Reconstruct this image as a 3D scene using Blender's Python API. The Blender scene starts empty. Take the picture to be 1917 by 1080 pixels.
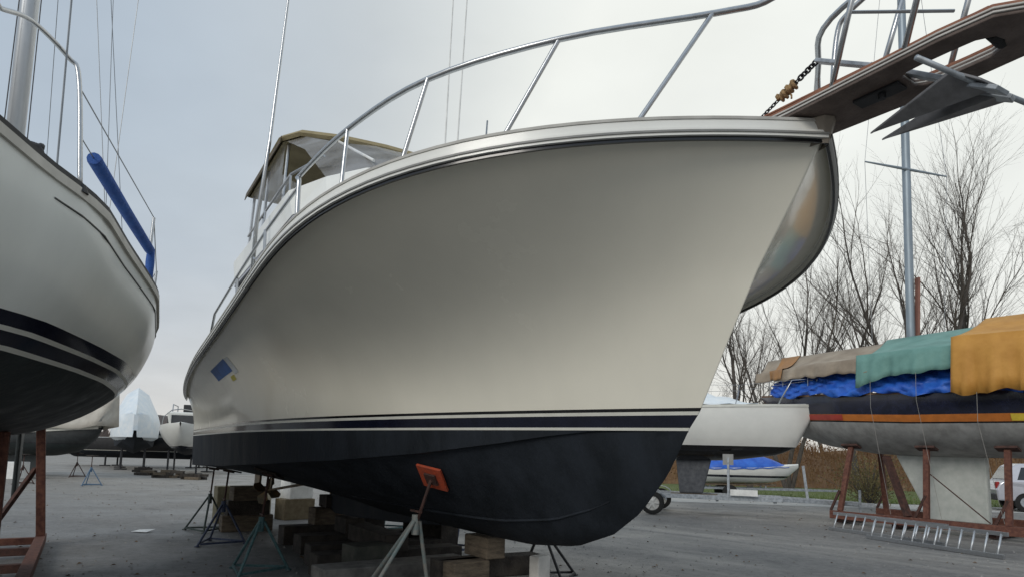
import bpy, bmesh, math, random
import numpy as np
from mathutils import Vector, Matrix
rad = math.radians
scene = bpy.context.scene
col = scene.collection

# ------------------------------------------------------------------ camera
FPX, PITCH, ROLL, EYE = 1190.0, rad(6.0), rad(1.5), 1.55
PX, PY = 958.5, 850 - 1190.0 * math.tan(rad(6.0))
cF = np.array([0, math.cos(PITCH), math.sin(PITCH)])
cU0 = np.array([0, -math.sin(PITCH), math.cos(PITCH)])
cR0 = np.array([1.0, 0, 0])
cR = cR0 * math.cos(ROLL) + cU0 * math.sin(ROLL)
cU = cU0 * math.cos(ROLL) - cR0 * math.sin(ROLL)
CAM = np.array([0, 0, EYE])
cam_data = bpy.data.cameras.new('camera')
cam = bpy.data.objects.new('camera', cam_data)
col.objects.link(cam)
cam_data.sensor_width = 36.0
cam_data.lens = FPX / 1917 * 36.0
cam_data.shift_y = (PY - 540) / 1917
cam_data.clip_end = 3000
cam.matrix_world = Matrix(((cR[0], cU[0], -cF[0], 0), (cR[1], cU[1], -cF[1], 0), (cR[2], cU[2], -cF[2], EYE), (0, 0, 0, 1)))
scene.camera = cam

# ------------------------------------------------------------------ sky, sun, exposure
SUN_AZ, SUN_EL = rad(212), rad(31)         # low behind thin cloud at the viewer's back
THIN = Vector((math.sin(rad(32)) * math.cos(rad(16)), math.cos(rad(32)) * math.cos(rad(16)), math.sin(rad(16))))   # where the cloud is thin and bright
sun_dir = Vector((math.sin(SUN_AZ) * math.cos(SUN_EL), math.cos(SUN_AZ) * math.cos(SUN_EL), math.sin(SUN_EL)))
world = bpy.data.worlds.new('World'); scene.world = world; world.use_nodes = True
nt = world.node_tree; nt.nodes.clear()
def N(t, **kw):
    n = nt.nodes.new(t)
    for k, v in kw.items(): setattr(n, k, v)
    return n
out = N('ShaderNodeOutputWorld'); bg = N('ShaderNodeBackground'); bg.inputs['Strength'].default_value = 0.1
sky = N('ShaderNodeTexSky', sky_type='NISHITA', sun_disc=False, sun_elevation=SUN_EL, sun_rotation=SUN_AZ, air_density=1.0, dust_density=2.0)
geo = N('ShaderNodeNewGeometry'); sep = N('ShaderNodeSeparateXYZ')
tc = N('ShaderNodeTexCoord')
nt.links.new(tc.outputs['Generated'], sep.inputs[0])
def M(op, a, b=None, clamp=False):
    m = N('ShaderNodeMath', operation=op); m.use_clamp = clamp
    for i, v in enumerate((a, b)):
        if v is None: continue
        if isinstance(v, (int, float)): m.inputs[i].default_value = v
        else: nt.links.new(v, m.inputs[i])
    return m.outputs[0]
# cloud deck: direction projected on a flat layer
zc = M('MAXIMUM', M('ADD', sep.outputs[2], 0.16), 0.05)
cmb = N('ShaderNodeCombineXYZ')
nt.links.new(M('DIVIDE', sep.outputs[0], zc), cmb.inputs[0]); nt.links.new(M('DIVIDE', sep.outputs[1], zc), cmb.inputs[1])
nz = N('ShaderNodeTexNoise'); nz.inputs['Scale'].default_value = 0.75; nz.inputs['Detail'].default_value = 6; nz.inputs['Roughness'].default_value = 0.52; nz.inputs['Distortion'].default_value = 0.6
nt.links.new(cmb.outputs[0], nz.inputs['Vector'])
nz2 = N('ShaderNodeTexNoise'); nz2.inputs['Scale'].default_value = 2.3; nz2.inputs['Detail'].default_value = 5
nt.links.new(cmb.outputs[0], nz2.inputs['Vector'])
dotn = N('ShaderNodeVectorMath', operation='DOT_PRODUCT'); nt.links.new(tc.outputs['Generated'], dotn.inputs[0]); dotn.inputs[1].default_value = THIN
glow = M('POWER', M('MAXIMUM', M('MULTIPLY', M('ADD', dotn.outputs['Value'], 1.0), 0.5), 0.0), 9.0)
glow = M('ADD', M('MULTIPLY', glow, 1.9), M('MULTIPLY', M('SUBTRACT', nz.outputs[0], 0.5), 0.42), clamp=True)
ramp = N('ShaderNodeValToRGB'); cr = ramp.color_ramp
cr.elements[0].position = 0.0; cr.elements[0].color = (4.6, 5.45, 6.4, 1)
cr.elements[1].position = 1.0; cr.elements[1].color = (9.3, 9.5, 9.0, 1)
e = cr.elements.new(0.45); e.color = (6.0, 6.45, 6.7, 1)
e = cr.elements.new(0.75); e.color = (7.9, 8.2, 8.0, 1)
nt.links.new(glow, ramp.inputs[0])
# warm pale band low over the horizon
hz = M('POWER', M('SUBTRACT', 1.0, M('MULTIPLY', M('MAXIMUM', sep.outputs[2], 0.0), 2.5), clamp=True), 1.7)
mixh = N('ShaderNodeMix', data_type='RGBA'); mixh.inputs[7].default_value = (7.7, 7.35, 6.9, 1)
nt.links.new(M('MULTIPLY', hz, 0.85), mixh.inputs[0]); nt.links.new(ramp.outputs[0], mixh.inputs[6])
# soft mottling of the cloud
var = N('ShaderNodeMix', data_type='RGBA', blend_type='MULTIPLY'); var.inputs[0].default_value = 1.0
# an overcast dome brightens towards the zenith
zen = M('MAXIMUM', M('MULTIPLY', M('ADD', M('MULTIPLY', sep.outputs[2], 2.0), 1.0), 0.47), 1.0)
zb = N('ShaderNodeVectorMath', operation='SCALE'); nt.links.new(mixh.outputs[2], zb.inputs[0]); nt.links.new(zen, zb.inputs['Scale'])
nt.links.new(zb.outputs[0], var.inputs[6])
vr = N('ShaderNodeMapRange'); vr.inputs[1].default_value = 0.3; vr.inputs[2].default_value = 0.7; vr.inputs[3].default_value = 0.95; vr.inputs[4].default_value = 1.05
nt.links.new(nz2.outputs[0], vr.inputs[0]); nt.links.new(vr.outputs[0], var.inputs[7])
mixs = N('ShaderNodeMix', data_type='RGBA'); mixs.inputs[0].default_value = 0.93
nt.links.new(sky.outputs[0], mixs.inputs[6]); nt.links.new(var.outputs[2], mixs.inputs[7])
nt.links.new(mixs.outputs[2], bg.inputs[0]); nt.links.new(bg.outputs[0], out.inputs[0])
sl = bpy.data.lights.new('sun', 'SUN'); sl.energy = 1.35; sl.angle = rad(22); sl.color = (1.0, 0.95, 0.87)
so = bpy.data.objects.new('sun', sl); col.objects.link(so)
so.rotation_euler = (-sun_dir).to_track_quat('-Z', 'Y').to_euler(); so.location = (20, 20, 30)
vs = scene.view_settings; vs.view_transform = 'Standard'; vs.look = 'None'; vs.exposure = 0.0; vs.gamma = 1.0; vs.use_curve_mapping = False

# ------------------------------------------------------------------ helpers
def A_(*v): return np.array(v, float)
def ray(x, y): return cF + cR * (x - PX) / FPX - cU * (y - PY) / FPX
def at(x, y, Y): d = ray(x, y); return CAM + d * (Y / d[1])
def gnd(x, y, z=0.0): d = ray(x, y); return CAM + d * ((z - EYE) / d[2])
AZ = rad(123.0)                                            # the boats stand parallel on the hard
AFT = A_(math.cos(AZ), math.sin(AZ), 0); STB = A_(-math.sin(AZ), math.cos(AZ), 0); UP = A_(0, 0, 1)
O = A_(1.80, 3.55, 0)
def Bt(s, y, z): return O + AFT * s + STB * y + UP * z

class MB:
    def __init__(self): self.v = []; self.f = []; self.n = 0
    def add(self, vs, fs):
        b = self.n
        self.v.extend([(float(p[0]), float(p[1]), float(p[2])) for p in vs]); self.f.extend([tuple(i + b for i in f) for f in fs]); self.n += len(vs); return self
    def box(self, c, sx, sy, sz, ax=None, ay=None, az=None, taper=1.0):
        c = A_(*c); ax = A_(1, 0, 0) if ax is None else unit(ax); ay = A_(0, 1, 0) if ay is None else unit(ay); az = np.cross(ax, ay) if az is None else unit(az)
        vs = []
        for k in (-1, 1):
            t = taper if k > 0 else 1.0
            for i, j in ((-1, -1), (1, -1), (1, 1), (-1, 1)): vs.append(c + ax * i * sx / 2 * t + ay * j * sy / 2 * t + az * k * sz / 2)
        return self.add(vs, [(3, 2, 1, 0), (4, 5, 6, 7), (0, 1, 5, 4), (1, 2, 6, 5), (2, 3, 7, 6), (3, 0, 4, 7)])
    def bar(self, p, q, w, h=None, up=UP):
        p = A_(*p); q = A_(*q); d = unit(q - p); h = w if h is None else h
        side = np.cross(d, up)
        side = A_(1, 0, 0) if np.linalg.norm(side) < 1e-5 else unit(side)
        u2 = np.cross(side, d)
        return self.box((p + q) / 2, np.linalg.norm(q - p), w, h, d, side, u2)
    def tube(self, pts, r, n=8, cap=True, closed=False):
        pts = [A_(*p) for p in pts]; m = len(pts)
        rs = [r] * m if isinstance(r, (int, float)) else list(r)
        prev = None; rings = []
        for i in range(m):
            if closed: d = pts[(i + 1) % m] - pts[i - 1]
            else: d = pts[min(i + 1, m - 1)] - pts[max(i - 1, 0)]
            d = unit(d)
            if prev is None:
                a = np.cross(d, UP)
                if np.linalg.norm(a) < 1e-3: a = np.cross(d, A_(1, 0, 0))
            else: a = prev - d * (prev @ d)
            a = unit(a); b = np.cross(d, a); prev = a
            rings.append([pts[i] + (a * math.cos(2 * math.pi * k / n) + b * math.sin(2 * math.pi * k / n)) * rs[i] for k in range(n)])
        fs = []
        mm = m if closed else m - 1
        for i in range(mm):
            j = (i + 1) % m
            for k in range(n): fs.append((i * n + k, i * n + (k + 1) % n, j * n + (k + 1) % n, j * n + k))
        if cap and not closed:
            fs.append(tuple(range(n - 1, -1, -1))); fs.append(tuple((m - 1) * n + k for k in range(n)))
        return self.add([p for rr in rings for p in rr], fs)
    def grid(self, rows, flip=False):
        m, n = len(rows), len(rows[0]); fs = []
        for i in range(m - 1):
            for j in range(n - 1):
                f = (i * n + j, i * n + j + 1, (i + 1) * n + j + 1, (i + 1) * n + j)
                fs.append(f[::-1] if flip else f)
        return self.add([p for r in rows for p in r], fs)
    def prism(self, poly, d):
        """polygon (3-D points in a plane) extruded along vector d"""
        n = len(poly); d = A_(*d); a = [A_(*p) for p in poly]
        return self.add(a + [p + d for p in a], [tuple(range(n - 1, -1, -1)), tuple(range(n, 2 * n))] + [(i, (i + 1) % n, n + (i + 1) % n, n + i) for i in range(n)])
    def build(self, name, mat, parent=None, smooth=False, bevel=0.0, solid=0.0, auto=None, raw=False):
        v = np.array(self.v)
        if parent is not None: org = A_(*root_loc(parent))
        else: org = A_((v[:, 0].min() + v[:, 0].max()) / 2, (v[:, 1].min() + v[:, 1].max()) / 2, v[:, 2].min())
        me = bpy.data.meshes.new(name)
        me.from_pydata((v - org).tolist(), [], self.f); me.update()
        if not raw:
            bm = bmesh.new(); bm.from_mesh(me)
            bmesh.ops.remove_doubles(bm, verts=bm.verts, dist=1e-5)
            bmesh.ops.recalc_face_normals(bm, faces=bm.faces)
            bm.to_mesh(me); bm.free()
        if smooth:
            for p in me.polygons: p.use_smooth = True
            if auto is not None: me.set_sharp_from_angle(angle=rad(auto))
        me.materials.append(mat)
        o = bpy.data.objects.new(name, me); col.objects.link(o)
        if parent is None: o.location = org
        else: o.parent = parent
        if bevel > 0:
            b = o.modifiers.new('bevel', 'BEVEL'); b.width = bevel; b.segments = 2; b.limit_method = 'ANGLE'
        if solid:
            b = o.modifiers.new('solid', 'SOLIDIFY'); b.thickness = solid; b.offset = -1
        return o
def unit(v): v = np.asarray(v, float); return v / max(np.linalg.norm(v), 1e-9)
def root_loc(o):
    p = Vector((0, 0, 0))
    while o is not None: p = p + o.location; o = o.parent
    return p
def tag(o, label=None, cat=None, group=None, kind=None):
    if label: o['label'] = label
    if cat: o['category'] = cat
    if group: o['group'] = group
    if kind: o['kind'] = kind
    return o
def thing(name, label, cat, loc, group=None):
    o = bpy.data.objects.new(name, None); col.objects.link(o); o.location = tuple(map(float, loc)); o.empty_display_size = 0.2
    return tag(o, label, cat, group)
def interp(x, pts): return float(np.interp(x, [p[0] for p in pts], [p[1] for p in pts]))
def smoothpath(pts, n=24):
    """Catmull-Rom through the points"""
    P = [A_(*p) for p in pts]; P = [2 * P[0] - P[1]] + P + [2 * P[-1] - P[-2]]; o = []
    seg = len(P) - 3; per = max(2, n // seg)
    for i in range(seg):
        a, b, c, d = P[i:i + 4]
        for k in range(per):
            t = k / per
            o.append(0.5 * ((2 * b) + (c - a) * t + (2 * a - 5 * b + 4 * c - d) * t * t + (3 * b - a - 3 * c + d) * t ** 3))
    o.append(P[-2]); return o

# ------------------------------------------------------------------ materials
def s2l(c): return tuple(((x / 255) / 12.92 if x / 255 <= .04045 else ((x / 255 + .055) / 1.055) ** 2.4) for x in c)
def mat(name, c, rough=0.6, metal=0.0, var=0.12, scale=6.0, bump=0.0, bscale=60.0, c2=None, coat=0.0, stretch=None, spec=0.5, detail=5, rvar=0.0, lo=0.35, hi=0.65):
    m = bpy.data.materials.new(name); m.use_nodes = True; t = m.node_tree; b = t.nodes['Principled BSDF']
    b.inputs['Roughness'].default_value = rough; b.inputs['Metallic'].default_value = metal; b.inputs['Specular IOR Level'].default_value = spec
    if coat: b.inputs['Coat Weight'].default_value = coat; b.inputs['Coat Roughness'].default_value = 0.08
    tcn = t.nodes.new('ShaderNodeTexCoord'); vec = tcn.outputs['Object']
    if stretch:
        mp = t.nodes.new('ShaderNodeMapping'); mp.inputs['Scale'].default_value = stretch; t.links.new(vec, mp.inputs[0]); vec = mp.outputs[0]
    nz = t.nodes.new('ShaderNodeTexNoise'); nz.inputs['Scale'].default_value = scale; nz.inputs['Detail'].default_value = detail; nz.inputs['Roughness'].default_value = 0.6
    t.links.new(vec, nz.inputs['Vector'])
    mr = t.nodes.new('ShaderNodeMapRange'); mr.inputs[1].default_value = lo; mr.inputs[2].default_value = hi; t.links.new(nz.outputs[0], mr.inputs[0])
    mx = t.nodes.new('ShaderNodeMix'); mx.data_type = 'RGBA'
    if c2 is None:
        ca = tuple(x * (1 - var) for x in c); cb = tuple(min(x * (1 + var), 1) for x in c)
    else: ca, cb = c, c2
    mx.inputs[6].default_value = (*ca, 1); mx.inputs[7].default_value = (*cb, 1)
    t.links.new(mr.outputs[0], mx.inputs[0]); t.links.new(mx.outputs[2], b.inputs['Base Color'])
    if rvar:
        r2 = t.nodes.new('ShaderNodeMapRange'); r2.inputs[1].default_value = .3; r2.inputs[2].default_value = .7; r2.inputs[3].default_value = max(rough - rvar, .02); r2.inputs[4].default_value = min(rough + rvar, 1)
        t.links.new(nz.outputs[0], r2.inputs[0]); t.links.new(r2.outputs[0], b.inputs['Roughness'])
    if bump:
        nb = t.nodes.new('ShaderNodeTexNoise'); nb.inputs['Scale'].default_value = bscale; nb.inputs['Detail'].default_value = 4; t.links.new(vec, nb.inputs['Vector'])
        bp = t.nodes.new('ShaderNodeBump'); bp.inputs['Strength'].default_value = bump; bp.inputs['Distance'].default_value = 0.02
        t.links.new(nb.outputs[0], bp.inputs['Height']); t.links.new(bp.outputs[0], b.inputs['Normal'])
    return m
def clear(name, tint, rough=0.1, alpha=0.35):
    m = bpy.data.materials.new(name); m.use_nodes = True; t = m.node_tree; b = t.nodes['Principled BSDF']
    b.inputs['Roughness'].default_value = rough
    nz = t.nodes.new('ShaderNodeTexNoise'); nz.inputs['Scale'].default_value = 5; nz.inputs['Detail'].default_value = 4
    mr = t.nodes.new('ShaderNodeMapRange'); mr.inputs[1].default_value = .3; mr.inputs[2].default_value = .7; mr.inputs[3].default_value = alpha * .6; mr.inputs[4].default_value = alpha * 1.4
    t.links.new(nz.outputs[0], mr.inputs[0]); t.links.new(mr.outputs[0], b.inputs['Alpha'])
    b.inputs['Base Color'].default_value = (*tint, 1); return m

GEL = mat('gelcoat_cream', (.77, .745, .645), .24, var=.03, scale=1.4, coat=.35, rvar=.05, stretch=(1, 1, .5))
GELW = mat('gelcoat_white', (.74, .74, .70), .3, var=.04, scale=2, coat=.2)
GELS = mat('gelcoat_sail_white', (.74, .76, .72), .3, var=.05, scale=1.6, coat=.2, stretch=(1, 1, .4))
NAVY = mat('navy_gloss', (.008, .010, .022), .18, var=.2, coat=.4)
BLACKG = mat('black_gloss', (.006, .006, .007), .2, var=.2, coat=.3)
STRIPE = mat('white_stripe', (.66, .66, .60), .3, var=.05)
ANTI = mat('antifouling_black', (.006, .009, .013), .75, spec=.3, c2=(.016, .021, .029), scale=3.5, bump=.25, bscale=30, rvar=.12, stretch=(1, 1, .35))
ANTI2 = mat('antifouling_teal_black', (.008, .014, .015), .6, c2=(.03, .042, .045), scale=5, bump=.2, bscale=30, rvar=.15, lo=.45, hi=.8)
ANTIG = mat('antifouling_grey', (.26, .26, .25), .75, c2=(.40, .40, .39), scale=4, bump=.15, bscale=25, stretch=(1, 1, .5))
SS = mat('stainless', (.44, .45, .46), .28, 1.0, var=.08, scale=30)
ALU = mat('aluminium_mast', (.50, .52, .54), .45, .85, var=.1, scale=8, stretch=(1, 1, .15))
ALUD = mat('aluminium_grey', (.27, .32, .36), .5, .45, var=.12, scale=6, stretch=(1, 1, .2))
GALV = mat('galvanised', (.34, .37, .40), .55, .6, var=.25, scale=14)
TEAK = mat('teak', (.20, .075, .042), .6, c2=(.28, .12, .065), scale=9, stretch=(1, 1, 6), bump=.2)
TEAKD = mat('weathered_teak', (.085, .062, .052), .7, c2=(.15, .115, .10), scale=7, bump=.3, bscale=40)
RUST = mat('rusty_steel', (.085, .030, .022), .8, c2=(.17, .07, .045), scale=14, bump=.5, bscale=50)
RUSTD = mat('dark_rusty_steel', (.035, .018, .015), .8, c2=(.09, .04, .03), scale=12, bump=.5, bscale=50)
WOOD = mat('old_timber', (.075, .058, .042), .9, c2=(.17, .135, .095), scale=6, bump=.6, bscale=40, stretch=(1, 1, 4))
WOODD = mat('dark_timber', (.022, .018, .015), .9, c2=(.06, .05, .041), scale=6, bump=.6, bscale=40)
CONC = mat('concrete', (.15, .145, .135), .9, c2=(.25, .24, .225), scale=9, bump=.4, bscale=60)
TEALP = mat('teal_paint_worn', (.035, .095, .10), .6, c2=(.09, .17, .175), scale=18, bump=.2)
NAVYP = mat('navy_paint_worn', (.022, .032, .075), .6, c2=(.06, .075, .12), scale=18, bump=.2)
BLUEP = mat('blue_paint_worn', (.05, .11, .20), .6, c2=(.11, .18, .26), scale=18)
GREYP = mat('grey_green_paint_worn', (.17, .22, .215), .6, c2=(.26, .24, .21), scale=16, bump=.2)
ORANGE = mat('orange_plywood', (.50, .075, .025), .65, c2=(.36, .07, .035), scale=16, bump=.3)
RUBBER = mat('rubber', (.012, .012, .012), .85, var=.3, bump=.3)
TAPE = mat('blue_tape', (.02, .11, .38), .5, var=.15, scale=8)
YELLOW = mat('yellow_tape', (.55, .50, .10), .6)
CANVAS = mat('blue_canvas', (.014, .06, .25), .75, c2=(.02, .09, .33), scale=9, bump=.5, bscale=22)
TAN = mat('tan_canvas', (.24, .195, .105), .85, c2=(.32, .265, .15), scale=4, bump=.3, bscale=20)
TAND = mat('brown_canvas', (.085, .07, .05), .85, c2=(.13, .105, .075), scale=4, bump=.3)
BEIGE = mat('beige_cover', (.40, .375, .33), .85, c2=(.50, .475, .42), scale=2, bump=.4, bscale=6)
WRAP = mat('shrink_wrap', (.62, .70, .76), .4, c2=(.74, .78, .80), scale=2.5, bump=.4, bscale=6)
VINYL = clear('clear_vinyl', (.72, .74, .78), .12, .24)
GLASS = mat('dark_glass', (.02, .025, .03), .06, var=.2, coat=.4)
ROPE = mat('rope_tan', (.36, .24, .12), .9, c2=(.22, .14, .07), scale=40, bump=.6)
LINE = mat('rigging_wire', (.22, .23, .24), .45, .7)
DARKLINE = mat('dark_line', (.05, .05, .055), .7)
DARKM = mat('dark_metal', (.035, .036, .04), .5, .6, var=.3)
BRONZE = mat('bronze', (.24, .15, .07), .5, .7, c2=(.12, .11, .08), scale=10)
T_GREEN = mat('green_tarp', (.105, .23, .20), .7, c2=(.15, .30, .265), scale=2.5, bump=.5, bscale=7)
T_GOLD = mat('gold_tarp', (.42, .195, .03), .7, c2=(.52, .26, .05), scale=2.5, bump=.5, bscale=7)
T_BROWN = mat('brown_tarp', (.21, .165, .12), .75, c2=(.33, .275, .21), scale=1.6, bump=.5, bscale=7)
T_RUST = mat('rust_tarp', (.34, .17, .06), .75, c2=(.26, .15, .08), scale=2, bump=.5, bscale=7)
T_BLUE = mat('blue_tarp', (.012, .075, .42), .45, c2=(.03, .15, .60), scale=3, bump=.7, bscale=9)
HULLNAVY = mat('navy_hull', (.010, .012, .028), .25, var=.3, coat=.3)
SRED = mat('red_stripe', (.36, .05, .035), .4); SORG = mat('orange_stripe', (.50, .16, .03), .4); SYEL = mat('yellow_stripe', (.62, .46, .05), .4)
KEELM = mat('scuffed_keel', (.42, .45, .42), .8, c2=(.52, .54, .51), scale=5, bump=.2)
SILVER = mat('silver_paint', (.48, .49, .54), .3, .4, var=.05, coat=.5)
BLKPL = mat('black_plastic', (.02, .02, .022), .6)
REDL = mat('red_lens', (.30, .02, .02), .3)
BARK = mat('bark', (.060, .052, .045), .95, c2=(.115, .10, .09), scale=4, stretch=(3, 3, .6), bump=.6)
TWIG = mat('twigs', (.085, .072, .060), .95, var=.25, scale=1)
BRUSHM = mat('dry_brush', (.17, .085, .038), .95, c2=(.24, .15, .07), scale=.7, lo=.3, hi=.7)
BUSHM = mat('olive_shrub', (.14, .115, .045), .95, c2=(.22, .185, .085), scale=2)
GRASSM = mat('grass_blades', (.075, .12, .022), .9, c2=(.13, .17, .045), scale=1.2)
FARWOOD = mat('far_wood', (.11, .085, .075), .95, c2=(.16, .13, .115), scale=.2)
BRICKM = mat('brown_siding', (.15, .085, .065), .9, var=.2, scale=1)
STONEM = mat('grit', (.16, .155, .15), .9, c2=(.30, .29, .27), scale=3)
LEAFM = mat('fallen_leaf', (.16, .10, .05), .9, c2=(.10, .06, .03), scale=2)
SKIN_WHITE = mat('white_plastic', (.70, .70, .68), .5)

# ground: dark damp asphalt with worn, dusty wheel tracks and grit
def ground_mat():
    m = bpy.data.materials.new('asphalt'); m.use_nodes = True; t = m.node_tree; b = t.nodes['Principled BSDF']; L = t.links.new
    def nd(k, **kw):
        n = t.nodes.new(k)
        for a, v in kw.items(): setattr(n, a, v)
        return n
    g = nd('ShaderNodeNewGeometry')
    def noise(s, det=6, ro=.6, vec=None, dist=0):
        n = nd('ShaderNodeTexNoise'); n.inputs['Scale'].default_value = s; n.inputs['Detail'].default_value = det; n.inputs['Roughness'].default_value = ro; n.inputs['Distortion'].default_value = dist
        L(vec or g.outputs['Position'], n.inputs['Vector']); return n.outputs[0]
    def rng(v, a, b_, c=0, d=1):
        n = nd('ShaderNodeMapRange'); n.inputs[1].default_value = a; n.inputs[2].default_value = b_; n.inputs[3].default_value = c; n.inputs[4].default_value = d; L(v, n.inputs[0]); return n.outputs[0]
    def mth(op, a, b_):
        n = nd('ShaderNodeMath', operation=op)
        for i, v in enumerate((a, b_)):
            if isinstance(v, (int, float)): n.inputs[i].default_value = v
            else: L(v, n.inputs[i])
        return n.outputs[0]
    def mix(f, a, b_):
        n = nd('ShaderNodeMix', data_type='RGBA')
        if isinstance(f, (int, float)): n.inputs[0].default_value = f
        else: L(f, n.inputs[0])
        for i, v in ((6, a), (7, b_)):
            if isinstance(v, tuple): n.inputs[i].default_value = (*v, 1)
            else: L(v, n.inputs[i])
        return n.outputs[2]
    c = mix(rng(noise(.35), .35, .65), (.10, .10, .10), (.155, .153, .147))
    c = mix(rng(noise(38, 3), .4, .75), c, (.16, .155, .15))
    # dusty wheel tracks: streaks stretched along the lane that passes the bow
    mp = nd('ShaderNodeMapping'); mp.inputs['Rotation'].default_value = (0, 0, rad(44)); L(g.outputs['Position'], mp.inputs[0])
    mp2 = nd('ShaderNodeMapping'); mp2.inputs['Scale'].default_value = (.07, .5, 1); L(mp.outputs[0], mp2.inputs[0])
    st = rng(noise(1.1, 8, .66, mp2.outputs[0], .9), .46, .66)
    sx = nd('ShaderNodeSeparateXYZ'); L(g.outputs['Position'], sx.inputs[0])
    right = rng(mth('ADD', sx.outputs[0], mth('MULTIPLY', noise(.3, 3), 3.0)), .8, 4.0)
    c = mix(mth('MULTIPLY', mth('MULTIPLY', st, right), .9), c, (.31, .295, .27))
    # pale gravel in the far yard
    far = rng(mth('ADD', sx.outputs[1], mth('MULTIPLY', noise(.12, 4), 14.0)), 18.0, 34.0)
    c = mix(mth('MULTIPLY', far, .8), c, mix(rng(noise(1.5), .35, .7), (.23, .215, .19), (.34, .315, .28)))
    c = mix(mth('MULTIPLY', rng(noise(2.2, 7, .7, None, .4), .52, .72), .45), c, (.21, .205, .195))
    c = mix(mth('MULTIPLY', rng(noise(6.5, 9, .78), .47, .60), .55), c, (.215, .21, .20))
    c = mix(mth('MULTIPLY', rng(noise(9.0, 9, .8, None, .3), .53, .62), .6), c, (.05, .05, .052))
    # dark oil and damp patches
    c = mix(mth('MULTIPLY', rng(noise(.8, 5, .6, None, .5), .58, .72), .6), c, (.045, .045, .047))
    L(c, b.inputs['Base Color'])
    L(rng(noise(.5), .3, .7, .38, .9), b.inputs['Roughness'])
    bp = nd('ShaderNodeBump'); bp.inputs['Strength'].default_value = .55; bp.inputs['Distance'].default_value = .02
    L(noise(45, 4), bp.inputs['Height']); L(bp.outputs[0], b.inputs['Normal'])
    return m
ASPH = ground_mat()

# ------------------------------------------------------------------ ground
rnd = random.Random(7)
g = MB(); xs = [-900, -300, -100] + list(np.linspace(-40, 40, 41)) + [100, 300, 900]; ys = [-60, -20] + list(np.linspace(0, 60, 41)) + [90, 150, 400, 1500]
def gz(x, y): return 0.02 * math.sin(x * .35 + 1) * math.sin(y * .28) if abs(x) < 40 and 0 < y < 60 else 0.0
g.grid([[A_(x, y, 0) for x in xs] for y in ys])
tag(g.build('ground', ASPH), kind='structure')
# grass verge beyond the lane on the right, gravel lane in front of it
v = MB(); v.add([(4, 26.5, .02), (60, 20.5, .02), (90, 60, .3), (6, 60, .3)], [(0, 1, 2, 3)])
tag(v.build('grass_verge', mat('turf', (.07, .10, .022), .95, c2=(.12, .14, .045), scale=1.3, bump=.6)), kind='structure')
ln = MB(); ln.add([(3, 23.6, .008), (60, 17.2, .008), (60, 20.5, .008), (4, 26.5, .008)], [(0, 1, 2, 3)])
tag(ln.build('gravel_lane', mat('pale_gravel', (.36, .35, .325), .9, c2=(.46, .45, .42), scale=3, bump=.4)), kind='structure')
gb = MB()
for i in range(9000):
    x = rnd.uniform(4.5, 34); y = 26.4 - (x - 4) * .107 + rnd.random() ** 1.6 * 9 + .15
    h = rnd.uniform(.06, .2); a = rnd.uniform(0, 6.3); w = rnd.uniform(.008, .02); dx, dy = math.cos(a) * w, math.sin(a) * w; lx, ly = rnd.uniform(-.06, .06), rnd.uniform(-.06, .06)
    gb.add([(x - dx, y - dy, .01), (x + dx, y + dy, .01), (x + lx, y + ly, h)], [(0, 1, 2)])
tag(gb.build('grass', GRASSM), 'green grass strip below the brown brush bank', 'grass', kind='stuff')
gr = MB()
for i in range(2600):
    y = 6.5 + rnd.random() ** 1.5 * 24; x = rnd.uniform(-.85, .85) * y; r = rnd.uniform(.006, .02) * (1 + y / 30)
    a = rnd.uniform(0, 6.3); vs_ = []
    for k in range(4): vs_.append((x + r * math.cos(a + k * 1.57) * rnd.uniform(.6, 1.2), y + r * math.sin(a + k * 1.57) * rnd.uniform(.6, 1.2), .0))
    vs_.append((x, y, r * rnd.uniform(.5, 1)))
    gr.add(vs_, [(0, 1, 4), (1, 2, 4), (2, 3, 4), (3, 0, 4)])
tag(gr.build('grit', STONEM), 'loose grit scattered on the asphalt', 'grit', kind='stuff')
gl = MB()
for i in range(420):
    y = 7 + rnd.random() ** 1.3 * 20; x = rnd.uniform(-.8, .85) * y; r = rnd.uniform(.02, .045); a = rnd.uniform(0, 6.3)
    gl.add([(x + r * math.cos(a), y + r * math.sin(a), .012), (x - r * .5 * math.sin(a), y + r * .5 * math.cos(a), .02), (x - r * math.cos(a), y - r * math.sin(a), .01), (x + r * .5 * math.sin(a), y - r * .5 * math.cos(a), .03)], [(0, 1, 2, 3)])
tag(gl.build('leaf_litter', LEAFM), 'dead leaves strewn over the yard', 'leaves', kind='stuff')

# ------------------------------------------------------------------ the big cream sport-fishing boat
LOA = 11.45
STEM = [(0, 3.49), (.16, 3.21), (.46, 2.77), (.71, 2.31), (.94, 1.87), (1.03, 1.76), (1.23, 1.43), (1.5, 1.14), (1.79, .95), (2.24, .80), (2.86, .735), (3.8, .73), (6.5, .74), (9.0, .86), (11.45, 1.02)]
def keel_z(s): return interp(s, STEM)
def zsheer(s): return 2.49 + 1.0 * max(0, 1 - s / LOA) ** 1.4
def tap(s): return 1 - .145 * min(1, max(0, (s / LOA - .6) / .4)) ** 2
def W1(k): return 2.4 * (1 - max(0, 1 - k / 4.3) ** 3.9)
def W0(k): return 1.9 * (1 - max(0, 1 - k / 6.5) ** 1.98)
def hbs(s): return W1(max(s, 0)) * tap(s)
def stem_s(zf):
    lo_, hi_ = 0.0, 2.0
    for _ in range(40):
        m_ = (lo_ + hi_) / 2
        if keel_z(m_) > zf(m_): lo_ = m_
        else: hi_ = m_
    return (lo_ + hi_) / 2
NS = 64
US = [(i / (NS - 1)) ** 1.75 for i in range(NS)]
def lin(a, b): return lambda s: a + (b - a) * s / LOA
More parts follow.
